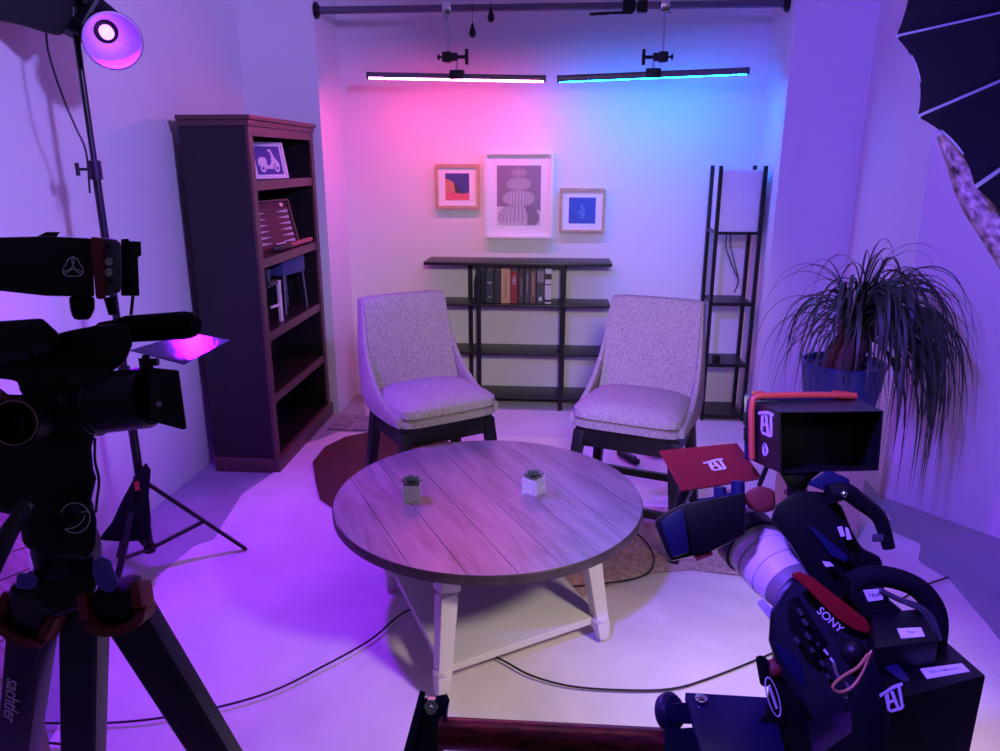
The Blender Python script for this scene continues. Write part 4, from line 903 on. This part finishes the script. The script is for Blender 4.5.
# lens: axis runs from the front (upper left, far) to the mount (lower right, near)
la = D(722, 512, 1.19); lb_ = D(795, 592, 1.04); dv_ = (lb_-la); L_ = dv_.length
mb = MB(); mb.lathe([(.044, 0), (.046, .004), (.046, .03), (.043, .034), (.043, L_*.40), (.040, L_*.41)], la, dv_, 40); part('lens_front', mb, M['lensw'], cm, True)
mb = MB(); mb.lathe([(.0430, L_*.33), (.0475, L_*.335), (.0475, L_*.47), (.0430, L_*.475)], la, dv_, 40); part('lens_band', mb, M['blueband'], cm, True, label='dark blue rubber band')
mb = MB(); mb.lathe([(.0430, L_*.47), (.0435, L_*.60), (.0415, L_*.61), (.0415, L_*.62), (.0430, L_*.63), (.0425, L_*.78), (.0400, L_*.785), (.0400, L_*.795), (.0415, L_*.80), (.0380, L_*.92)], la, dv_, 40); part('lens', mb, M['lensw'], cm, True)
mb = MB(); mb.lathe([(.0362, L_*.91), (.0375, L_*.915), (.035, L_*1.05), (.030, L_*1.08)], la, dv_, 40); part('lens_mount', mb, M['lensg'], cm, True)
mb = MB(); mb.pp([(756, 602), (762, 598), (772, 608), (772, 622), (768, 618)], 1.03, .03); part('lens_foot', mb.bevel(.003), M['lensw'], cm, True)
# body side panel (faces up-left), top block
mb = MB(); mb.pp([(770, 612), (779, 590, 1.0), (792, 574, 1.0), (810, 585, 1.0), (873, 634, .96), (868, 655, .94), (858, 690, .94), (838, 733, .95), (815, 722), (795, 700), (778, 672), (768, 640)], .99, .10); part('camera_body', mb.bevel(.008, 2), M['navy'], cm, True)
mb = MB(); mb.pp([(788, 600), (798, 596), (826, 640), (818, 668), (800, 650), (788, 625)], .968, .012); part('control_panel', mb.bevel(.002), M['black'], cm, True)
random.seed(4)
for (x, y, w2, h2, mm) in ((800, 612, 4, 2, 'greydk'), (805, 622, 4, 2, 'greydk'), (797, 640, 4, 2, 'greydk'), (808, 636, 4, 2, 'greydk'), (812, 650, 3, 2, 'greydk'), (826, 652, 3.5, 1.2, 'label'), (818, 644, 2, 1.5, 'greydk'), (832, 660, 3, 1.2, 'label'), (822, 663, 3, 2, 'greydk'), (828, 676, 3, 2, 'greydk')):
    mb = MB(); c_, s_ = math.cos(R(52)), math.sin(R(52)); mb.pp([(x+a*c_-b*s_, y+a*s_+b*c_) for a, b in ((-w2, -h2), (w2, -h2), (w2, h2), (-w2, h2))], .958, .01); part('button', mb, M[mm], cm, True, smooth=False)
mb = MB(); mb.pp([(790, 574), (799, 571), (812, 577), (866, 619), (871, 628), (868, 634), (855, 630), (836, 618), (806, 588)], .945, .03); part('red_rail', mb.bevel(.003), M['red'], cm, True, label='long red rail along the body top')
pA, pB = D(818, 616, .942), D(846, 640, .925); 
rightv = (D(845, 638.5, .940)-D(818, 613.5, .952)).normalized()
textmesh('lettering', 'SONY', .0135, M['logo'], cm, frame_from((D(830, 620, .941)), rightv, (D(840, 600, .94)-D(831, 626, .94))))
mb = MB(); mb.sph(D(853, 652, .93), .016); part('ball_grip', mb, M['black'], cm, True)
# handle assembly above the body
mb = MB(); mb.pp([(796, 520), (850, 555), (884, 585), (888, 640), (872, 648), (860, 625), (812, 578)], 1.03, .05); part('bridge_plate', mb.bevel(.004), M['black'], cm, True)
mb = MB(); mb.pp([(776, 505), (796, 490), (826, 492), (842, 506), (852, 530), (862, 548), (880, 556), (884, 566), (866, 574), (850, 578), (846, 600), (830, 596), (806, 572), (790, 545), (770, 520)], 1.00, .06); part('top_handle', mb.bevel(.006, 2), M['black'], cm, True)
mb = MB(); mb.pp([(806, 484), (828, 469.5), (850, 479), (850, 488), (838, 492), (822, 490)], .99, .04); part('handle_cap', mb.bevel(.004), M['bluedk'], cm, True)
mb = MB(); mb.tube(curve_pts([D(*p, .985) for p in ((828, 494), (846, 492), (862, 503), (878, 516), (884, 530), (889, 548))], 6), .013, 12, .008); part('grip_handle', mb, M['black'], cm, True)
mb = MB(); mb.sph(D(844, 494, .968), .0045); part('bolt', mb, M['chrome'], cm, True)
mb = MB(); mb.pp([(808, 526), (812, 526), (848, 556), (846, 562), (832, 556)], .985, .01); part('side_plate', mb, M['bluedk'], cm, True)
for p in ([(837, 527), (842, 526), (845, 536), (841, 537)], [(845, 527), (848, 528), (852, 539), (847, 540)], [(822, 561), (830, 562), (834, 566), (826, 567)]):
    mb = MB(); mb.pp(p, .98, .01); part('pale_slot', mb, M['label'], cm, True, smooth=False)
mb = MB(); mb.pp([(872, 534), (884, 534), (884, 542), (872, 542)], .978, .02); part('thumb_wheel', mb.bevel(.002), M['greydk'], cm, True)
mb = MB(); mb.tube(curve_pts([D(*p, .96) for p in ((850, 584), (868, 576), (893, 578), (916, 587), (931, 603), (937, 622), (935, 645))], 6), .0135, 12); part('shoulder_strap', mb, M['blackfab'], cm, True)
mb = MB(); mb.tube(curve_pts([D(*p, .945) for p in ((880, 590), (900, 600), (918, 606), (932, 618), (940, 640))], 5), .0035, 6); mb.tube(curve_pts([D(*p, .94) for p in ((905, 603), (922, 612), (932, 628), (936, 642))], 5), .002, 6); part('loose_cable', mb, M['greydk'], cm, True)
# rear blocks
def pblock(name, quad, dn, df, depth_px, m, parent, bev=.004):
    # quad: back-left, back-right, front-right, front-left of the upper face; lower face drops straight down
    tq = [D(*quad[0], df), D(*quad[1], df), D(*quad[2], dn), D(*quad[3], dn)]
    pn = (tq[1]-tq[0]).cross(tq[2]-tq[0]).normalized(); r3 = ray(*quad[3]); tq[3] = ORG+r3*((tq[0]-ORG).dot(pn)/r3.dot(pn))
    bq = [p-Vector((0, 0, depth_px)) for p in tq]
    mb = MB(); mb.hexa(bq+tq); part(name, mb.bevel(bev), m, parent, True); return tq
def label_on(tq, u0, u1, v0, v1, parent, txt=None, sk=0, m='label', size=.006):
    n_ = (tq[1]-tq[0]).cross(tq[3]-tq[0]).normalized(); n_ = n_ if n_.z > 0 else -n_
    P_ = [onquad(tq, u0, v0), onquad(tq, u1, v0), onquad(tq, u1, v1), onquad(tq, u0, v1)]
    mb = MB(); mb.prism([p+n_*.0004 for p in P_], n_*.0006); o = part('label_tape', mb, M[m], parent, True, smooth=False, label='white printed label')
    if txt: textmesh('lettering', txt, size, M['bk_dark'], parent, frame_from(sum(P_, Vector())/4+n_*.0012, P_[1]-P_[0], P_[0]-P_[3]), .0001)
def label_px(P, dd, parent, txt=None, size=.006):      # label whose corners were read off the picture, lying on a block's skin
    P_ = [D(*p[:2], p[2] if len(p) > 2 else dd) for p in P]; n_ = (P_[1]-P_[0]).cross(P_[3]-P_[0]).normalized(); n_ = n_ if n_.dot(ORG-P_[0]) > 0 else -n_
    mb = MB(); mb.prism(P_, n_*.0006); part('label_tape', mb, M['label'], parent, True, smooth=False, label='white printed label')
    if txt: textmesh('lettering', txt, size, M['bk_dark'], parent, frame_from(sum(P_, Vector())/4+n_*.001, P_[1]-P_[0], P_[0]-P_[3]), .0001)
tq = pblock('battery', [(868, 650), (946, 640), (986.5, 675), (893, 700)], .86, .97, .16, M['black'], cm)
mb = MB(); mb.bar(D(872, 655, .93)-Vector((0, 0, .07)), D(880, 705, .88)-Vector((0, 0, .05)), .05, .15, FWD); part('battery_plate', mb.bevel(.004), M['navy'], cm, True)
n_ = (tq[1]-tq[0]).cross(tq[2]-tq[0]).normalized(); n_ = n_ if n_.z > 0 else -n_
def hit(px, py, q0, n): r = ray(px, py); return ORG+r*((q0-ORG).dot(n)/r.dot(n))
P_ = [hit(x, y, tq[0], n_) for x, y in ((920, 669.5), (962, 664), (970, 672), (927, 679.5))]
mb = MB(); mb.prism([p+n_*.0004 for p in P_], n_*.0006); part('label_tape', mb, M['label'], cm, True, smooth=False, label='white printed label')
textmesh('lettering', 'RCU FIELD PL', .006, M['bk_dark'], cm, frame_from(sum(P_, Vector())/4+n_*.0012, P_[1]-P_[0], P_[0]-P_[3]), .0001)
tq2 = pblock('receiver', [(872, 612), (920, 608), (940, 640), (874, 648)], .89, .955, .05, M['black'], cm)
n_ = (tq2[1]-tq2[0]).cross(tq2[2]-tq2[0]).normalized(); n_ = n_ if n_.z > 0 else -n_
P_ = [hit(x, y, tq2[0], n_) for x, y in ((897, 629), (921, 628), (925, 637), (901, 639))]
mb = MB(); mb.prism([p+n_*.0004 for p in P_], n_*.0006); part('label_tape', mb, M['label'], cm, True, smooth=False, label='white printed label')
textmesh('lettering', 'TW', .006, M['bk_dark'], cm, frame_from(sum(P_, Vector())/4+n_*.0012, P_[1]-P_[0], P_[0]-P_[3]), .0001)
mb = MB(); mb.pp([(850, 582), (880, 580), (890, 600), (905, 612), (880, 628), (862, 612), (848, 600)], .95, .05); part('rear_plate', mb.bevel(.006), M['black'], cm, True)
label_px([(863, 590), (882, 588.5), (883, 599.5), (868, 601.5)], .948, cm, 'TALK', .006)
mb = MB(); mb.prism([D(876, 650, .925), D(882, 648, .925), D(898, 664, .895), (D(912, 683, .868)), D(900, 680, .868), D(885, 668, .895)], FWD*.006); part('blue_edge', mb, M['bluedk'], cm, True)
mb = MB()
Q_ = [D(878, 690, .828), D(902, 682, .826), D(906, 708, .822), D(884, 714, .826)]; nq = (Q_[1]-Q_[0]).cross(Q_[3]-Q_[0]).normalized(); nq = nq if nq.dot(ORG-Q_[0]) > 0 else -nq
mb.pp([(872, 655), (893, 700), (895, 790), (855, 790), (850, 700)], .875, .05); part('side_plate', mb.bevel(.004), M['navy'], cm, True)
mark(cm, Q_, nq, 0, 1, 0, 1)
label_px([(892, 722), (898, 727), (892, 790), (883, 790)], .868, cm)
mb = MB(); mb.tube(curve_pts([D(*p, .905) for p in ((868, 654), (858, 667), (845, 675), (836, 682), (833, 688), (840, 692), (852, 687), (863, 672), (869, 655), (874, 650))], 5), .0019, 6); part('safety_cord', mb, M['yellow'], cm, True, label='yellow-orange looped cord')
mb = MB(); mb.tube(curve_pts([D(*p, .91) for p in ((834, 664), (838, 676), (848, 686), (846, 698))], 5), .0022, 6); part('grey_cord', mb, M['lensg'], cm, True)
# lower head of the right rig
mb = MB(); mb.pp([(772, 640), (790, 655), (815, 690), (838, 725), (868, 735), (868, 790), (760, 790), (757, 720), (765, 712), (768, 690), (772, 668)], 1.0, .10); part('tilt_head', mb.bevel(.010, 2), M['black'], cm, True)
mb = MB(); mb.pp([(772, 640), (788, 650), (815, 678), (818, 690), (806, 690), (785, 668)], .985, .02); part('quick_plate', mb.bevel(.003), M['bluedk'], cm, True)
mb = MB(); mb.pp([(755, 656), (762, 655), (769, 660), (771, 682), (767, 688), (760, 685)], .99, .03); part('knob', mb.bevel(.005, 3), M['black'], cm, True)
mb = MB(); mb.sph(D(774, 668, 1.0), .012); part('red_knob', mb, M['redrub'], cm, True)
dc = D(773, 697, .985); rt = (D(780, 703, .985)-dc).normalized()*.012; up_ = (D(770, 680, .985)-dc).normalized()*.025
mb = MB(); mb.tube([dc+rt*math.cos(t)+up_*math.sin(t) for t in [2*PI*i/30 for i in range(31)]], .0009, 6); mb.tube([dc-rt*.3+up_*.5, dc+rt*.3-up_*.5], .002, 6); part('dial_marking', mb, M['logo'], cm, True)
mb = MB(); mb.pp([(818, 706), (834, 705), (836, 711), (820, 713)], .985, .01); part('metal_tab', mb, M['steel'], cm, True)

# slider carrying the right rig
sd_ = T('camera_slider', 'black slider plate with wheel and scratched red cross tube', 'camera slider', (700, 740), 1.05)
mb = MB(); mb.cyl(D(440, 733, 1.10), D(665, 745, 1.06), .0225, n=28); part('cross_tube', mb, M['redtube'], sd_, True, label='scratched dark red tube')
mb = MB(); pq = [(685, 692), (770, 697), (800, 800), (715, 800)]; mb.prism([D(*p, 1.04 if p[1] < 720 else .90) for p in pq], Vector((0, 0, -.012))); part('base_plate', mb.bevel(.002), M['bluedk'], sd_, True)  # black plate, with the blue light on it put into its colour
mb = MB(); mb.lathe([(.0085, 0), (.0085, .004), (.006, .005)], D(701, 700.5, 1.028), Vector((0, 0, 1)), 20); part('screw', mb, M['chrome'], sd_, True)
mb = MB(); wa = D(664, 712, 1.07); wb = D(685, 712, 1.045); mb.lathe([(.012, 0), (.024, .002), (.0265, .008), (.0265, .014), (.022, .020)], wa, wb-wa, 36); part('wheel', mb, M['bluedk'], sd_, True)
mb = MB(); mb.pp([(664, 704), (690, 702), (694, 724), (664, 724)], 1.045, .05); mb.pp([(664, 729), (697, 727), (715, 790), (664, 790)], 1.03, .08); part('wheel_housing', mb.bevel(.004), M['bluedk'], sd_, True)
mb = MB(); mb.pp([(420, 690), (426, 692), (405, 790), (393, 790)], 1.10, .05); mb.pp([(424, 698), (446, 694), (449, 702), (440, 790), (403, 790)], 1.13, .02); mb.pp([(446, 692), (450, 700), (447, 712), (440, 790), (434, 790)], 1.09, .05); part('end_bracket', mb.bevel(.002), M['bluedk'], sd_, True)
mb = MB(); q = D(432, 703, 1.12); mb.cyl(q, q-FWD*.012, .011, n=6); mb.cyl(q-FWD*.012, q-FWD*.026, .006, n=16); part('bolt', mb, M['chrome'], sd_, True)
cA = D(720, 850, 1.0)
mb = MB(); mb.cyl((cA.x, cA.y, .0), (cA.x, cA.y, cA.z-.0), .04, n=24); mb.cyl((cA.x, cA.y, .02), (cA.x, cA.y, .04), .25, n=32); mb.box((cA.x, cA.y, cA.z+.01), (.5, .12, .04)); part('column', mb, M['black'], sd_, True)
# ------------------------------------------------------------------ softbox, top right
sf = thing('softbox', 'large black ribbed softbox with silver lining at upper right', 'softbox', D(960, 100, 1.5), 0)
apex = D(1330, -60, 1.75)
rim = [D(905, -90, 1.62), D(896, 37, 1.52), D(917.5, 117, 1.45), D(975, 187, 1.40), D(1045, 300, 1.36), D(1150, 360, 1.40)]
mb = MB()
for i in range(len(rim)-1):
    a, b = rim[i], rim[i+1]; N1 = 10; prev = None
    inward = ((a+b)/2-apex).normalized()
    for k in range(N1+1):
        t_ = k/N1; e = a+(b-a)*t_; sag = 4*t_*(1-t_); e = e-inward*(.028*sag)
        cur = [mb.bm.verts.new(e+(apex-e)*s_ - Vector((.02, 0, .0))*0) for s_ in (0, .2, .4, .6, .8)]
        if prev:
            for j in range(4): mb.face([prev[j], prev[j+1], cur[j+1], cur[j]])
        prev = cur
o = part('fabric', mb, M['blackfab'], sf, True, angle=20)
sm_ = o.modifiers.new('Solid', 'SOLIDIFY'); sm_.thickness = .004
for p in rim[1:5]:
    mb = MB(); a = p+(apex-p)*.0; b = apex; u = (ORG-p).normalized()*.004; mb.bar(a+u, b+u, .0075, .004, FWD); part('rib', mb, M['greyrib'], sf, True, label='grey piping over a rib')
for i in (1, 2, 3):
    a, b = rim[i-1 if i == 1 else i-1], rim[i]
    a, b = rim[i], rim[i+1] if i < 3 else rim[i+1]
    p0 = a+(b-a)*.25; p1 = a+(b-a)*.62; inn = (apex-p0).normalized()
    mb = MB(); u = (ORG-p0).normalized()*.006; mb.prism([p0+inn*.025+u, p1+inn*.028+u, p1+inn*.038+u, p0+inn*.035+u], FWD*.002); part('edge_tab', mb, M['greyrib'], sf, True)
# silver inner lip seen under the rim
lip_o = [(938, 137), (948, 165), (955, 190), (965, 212), (982, 238), (1003, 272), (1040, 330)]
lip_i = [(946, 132), (968, 152), (984, 178), (1000, 205), (1016, 238), (1036, 270), (1076, 320)]
mb = MB(); n1 = len(lip_o); rows = []
for k in range(n1):
    a = D(*lip_o[k], 1.52); b = D(*lip_i[k], 1.44); rows.append([mb.bm.verts.new(a+(b-a)*t_) for t_ in (0, .25, .5, .75, 1)])
for k in range(n1-1):
    for j in range(4): mb.face([rows[k][j], rows[k][j+1], rows[k+1][j+1], rows[k+1][j]])
o = part('lining', mb, M['silver'], sf, True); sm_ = o.modifiers.new('Solid', 'SOLIDIFY'); sm_.thickness = .003
o['label'] = 'crinkled silver inner lining'
# ------------------------------------------------------------------ ponytail palm on cardboard box
bxq = thing('cardboard_box', 'tall beige cardboard box with brown stripes under the blue pot', 'box', (1.195, 3.22, .02), R(6))
mb = MB(); mb.bx(-.135, .135, -.13, .15, .0, .525); part('carton', mb.bevel(.003), M['kraft'], bxq)
mb = MB(); 
for k in range(4): mb.bx(-.055, .01, -.1314, -.1302, .40-k*.022, .41-k*.022)
part('printed_stripes', mb, M['stripe'], bxq, smooth=False)
pt = thing('potted_palm', 'ponytail palm with long drooping leaves in ribbed blue pot', 'plant', (1.235, 3.22, .546), 0)
mb = MB(); prof = [(.125, 0), (.135, .01), (.165, .235), (.172, .24), (.172, .255), (.160, .255), (.155, .235), (.02, .225)]
n = 72; prev = None; first = None
for r, z in prof:
    cur = [mb.bm.verts.new(((r+(.0035*math.cos(24*2*PI*i/n) if .01 <= z < .236 and r > .1 else 0))*math.cos(2*PI*i/n), (r+(.0035*math.cos(24*2*PI*i/n) if .01 <= z < .236 and r > .1 else 0))*math.sin(2*PI*i/n), z)) for i in range(n)]
    if prev:
        for i in range(n): mb.face([prev[i], prev[(i+1) % n], cur[(i+1) % n], cur[i]])
    else: first = cur
    prev = cur
mb.face(first[::-1]); mb.face(prev); part('pot', mb, M['pot'], pt, angle=50)
mb = MB(); mb.lathe([(.153, .222), (.10, .232), (.02, .236)], n=32); part('soil', mb, M['soil'], pt)
mb = MB(); mb.lathe([(.075, .22), (.085, .25), (.075, .29), (.05, .33), (.04, .37), (.045, .40), (.035, .42), (.01, .43)], n=24)
mb.lathe([(.028, .0), (.03, .1), (.03, .2), (.01, .22)], (.045, -.02, .28), (.25, -.1, 1), 16)
part('trunk', mb, M['trunk'], pt)
random.seed(11)
mb = MB()
def leaf(base, az, up, length, droop, w):
    d_ = Vector((math.cos(az)*math.cos(up), math.sin(az)*math.cos(up), math.sin(up))); p = Vector(base); n1 = 18; prev = None
    step = length/n1; tw = random.uniform(-.4, .4); sway = random.uniform(-.03, .03)
    for k in range(n1+1):
        t_ = k/n1; side_ = d_.cross(Vector((0, 0, 1)));
        side_ = side_.normalized() if side_.length > .05 else Vector((-math.sin(az), math.cos(az), 0))
        side_ = (Quaternion(d_, tw+t_*.6) @ side_)
        nr = side_.cross(d_).normalized()
        ww = w*(.75+.6*t_ if t_ < .3 else 1.0)*(1 if t_ < .45 else max(.04, 1-(t_-.45)/.56))
        cur = [mb.bm.verts.new(p-side_*ww/2), mb.bm.verts.new(p-nr*ww*.22), mb.bm.verts.new(p+side_*ww/2), mb.bm.verts.new(p+nr*.0006)]
        if prev:
            for j in range(4): mb.face([prev[j], prev[(j+1) % 4], cur[(j+1) % 4], cur[j]])
        prev = cur
        p = p+d_*step; g_ = droop*(.35+1.5*t_)*step*6
        d_ = (d_+Vector((sway, sway, -g_))).normalized()
        wd_ = (p.x+1.235-1.645)*.767+(p.y+3.22-3.62)*.642
        if wd_ > -.05: p = p-Vector((.767, .642, 0))*(wd_+.05)
        if p.z < -.32: break
for k in range(230):
    az = random.uniform(0, 2*PI)
    if random.random() < .40: az = random.uniform(-1.3, .7)
    up = R(random.choice([random.uniform(10, 50), random.uniform(40, 80)]))
    b0 = (random.uniform(.0, .08), random.uniform(-.04, .03), random.uniform(.34, .44))
    Ln = random.uniform(.45, .80)*(1.15 if math.cos(az) > .2 else .85)
    leaf(b0, az, up, Ln, random.uniform(1.1, 1.9), random.uniform(.007, .015))
for k in range(55):
    az = random.uniform(-2.9, -.2); leaf((random.uniform(-.03, .10), random.uniform(-.07, .02), random.uniform(.36, .47)), az, R(random.uniform(45, 80)), random.uniform(.42, .72), random.uniform(1.6, 2.4), random.uniform(.012, .022))
for k in range(7):
    az = random.uniform(0, 2*PI); leaf((.03, 0, .45), az, R(78), random.uniform(.5, .6), 1.1, .008)
o = part('foliage', mb, M['leaf'], pt)
# ------------------------------------------------------------------ side crate far left and floor cables
wl_, wr_ = (Z(-14, 512, .45), Z(-14, 690, .45)), (Z(20, 511, .45), Z(44, 648, .45))
wb_ = thing('wooden_table', 'weathered plank side table peeking out behind the left tripod', 'side table', (wr_[1].x-.1, 1.9, 0), 0)
for p in wl_: p.x = max(p.x, -1.925)
mb = MB(); dz = Vector((0, 0, .02))
for k in range(6):
    a, b = k/6+.004, (k+1)/6-.004
    q = [wl_[0].lerp(wl_[1], a), wl_[0].lerp(wl_[1], b), wr_[0].lerp(wr_[1], b), wr_[0].lerp(wr_[1], a)]; mb.hexa([p-dz for p in q]+q)
part('tabletop', mb, M['boardwood'], wb_, True, smooth=False)
for q in (wl_[0].lerp(wr_[0], .5), wl_[1].lerp(wr_[1], .5)):
    q = q.lerp((wl_[0]+wr_[1])/2, .15); mb = MB(); mb.bx(q.x-.02, q.x+.02, q.y-.02, q.y+.02, 0, .4295); part('leg', mb, M['boardwood'], wb_, True, smooth=False)
def cable(pxs, label, r=.0035, z=FZ+.004, raw=None):
    mb = MB(); mb.tube(curve_pts([Z(*p, z) for p in pxs] if raw is None else raw, 6), r, 8); tag(part('floor_cable', mb, M['cable']), label, 'cable')
cable([(30, 723), (105, 723), (160, 718), (210, 709), (270, 692), (320, 668), (370, 640), (400, 615), (430, 600)], 'black cable on the cloth running from left tripod to under the table')
cable([(455, 640), (500, 659), (530, 675), (570, 686), (620, 690), (670, 689), (710, 678), (768, 655), (800, 640)], 'black cable on the cloth sagging between front table leg and right camera')
cable([(632, 530), (645, 541), (654, 556), (651, 570), (640, 577), (615, 582), (560, 588)], 'black cable looping over the rug just right of the table', z=FZ+.008)
cable([(900, 600), (926, 585), (943, 579), (948, 577)], 'short bit of cable on the cloth edge beside the black strap')
cable([(30, 742), (60, 744), (100, 752), (140, 765)], 'black cable nearest the camera between the left tripod legs')
# ------------------------------------------------------------------ lights
def light(kind, name, loc, target, energy, col, size=.1, spot=60, blend=.3, size_y=None, spread=None):
    l = bpy.data.lights.new(name, kind); l.energy = energy; l.color = col
    o = bpy.data.objects.new(name, l); C.objects.link(o); o.location = loc
    if kind == 'SPOT': l.spot_size = R(spot); l.spot_blend = blend; l.shadow_soft_size = size
    if kind == 'AREA':
        l.size = size
        if size_y: l.shape = 'RECTANGLE'; l.size_y = size_y
        if spread: l.spread = R(spread)
    if kind == 'POINT': l.shadow_soft_size = size
    if target is not None: o.rotation_euler = (Vector(target)-Vector(loc)).to_track_quat('-Z', 'Y').to_euler()
    return o
mouth = mc+look*.03
light('SPOT', 'violet_lamp_light', mouth, (-.70, 2.25, 0), 190, (.22, .002, 1.0), .05, 128, .7)
light('SPOT', 'violet_wall_light', (-.6, .2, 2.6), (2.2, 3.1, .8), 540, (.15, .06, 1.0), .08, 76, .5)
light('SPOT', 'lavender_wall_light', (1.3, .1, 2.5), (-2.0, 3.3, 1.95), 640, (.34, .24, 1.0), .12, 50, .8)
light('SPOT', 'back_wall_fill', (.2, -.4, 2.2), (-.1, 5.1, .55), 330, (1.0, .86, .88), .2, 37, .95)  # unseen fill spot, added to brighten the back wall and stools
light('SPOT', 'neutral_floor_fill', (1.3, 1.0, 1.8), (.42, 1.95, 0), 140, (1.0, .84, .78), .15, 66, .9)  # unseen spot, added and aimed to brighten the floor right of the table
light('AREA', 'ceiling_fill', (.3, 1.8, 2.9), (.3, 2.1, 0), 3, (1.0, .85, .78), 1.6, size_y=1.2)  # unseen area light, added as weak ambient fill
w_ = bpy.data.worlds.new('World'); bpy.context.scene.world = w_; w_.use_nodes = True
w_.node_tree.nodes['Background'].inputs[0].default_value = (.5, .45, .8, 1); w_.node_tree.nodes['Background'].inputs[1].default_value = .06
# ------------------------------------------------------------------ camera
cd = bpy.data.cameras.new('camera'); co = bpy.data.objects.new('camera', cd); C.objects.link(co)
cd.sensor_width = 36; cd.lens = 36*FP/1000; cd.clip_start = .05
co.location = ORG; co.rotation_euler = (PI/2-PIT, 0, YAW)
S = bpy.context.scene; S.camera = co
S.view_settings.view_transform = 'Standard'; S.view_settings.look = 'None'; S.view_settings.gamma = 1; S.view_settings.exposure = 0
S.view_settings.use_curve_mapping = False
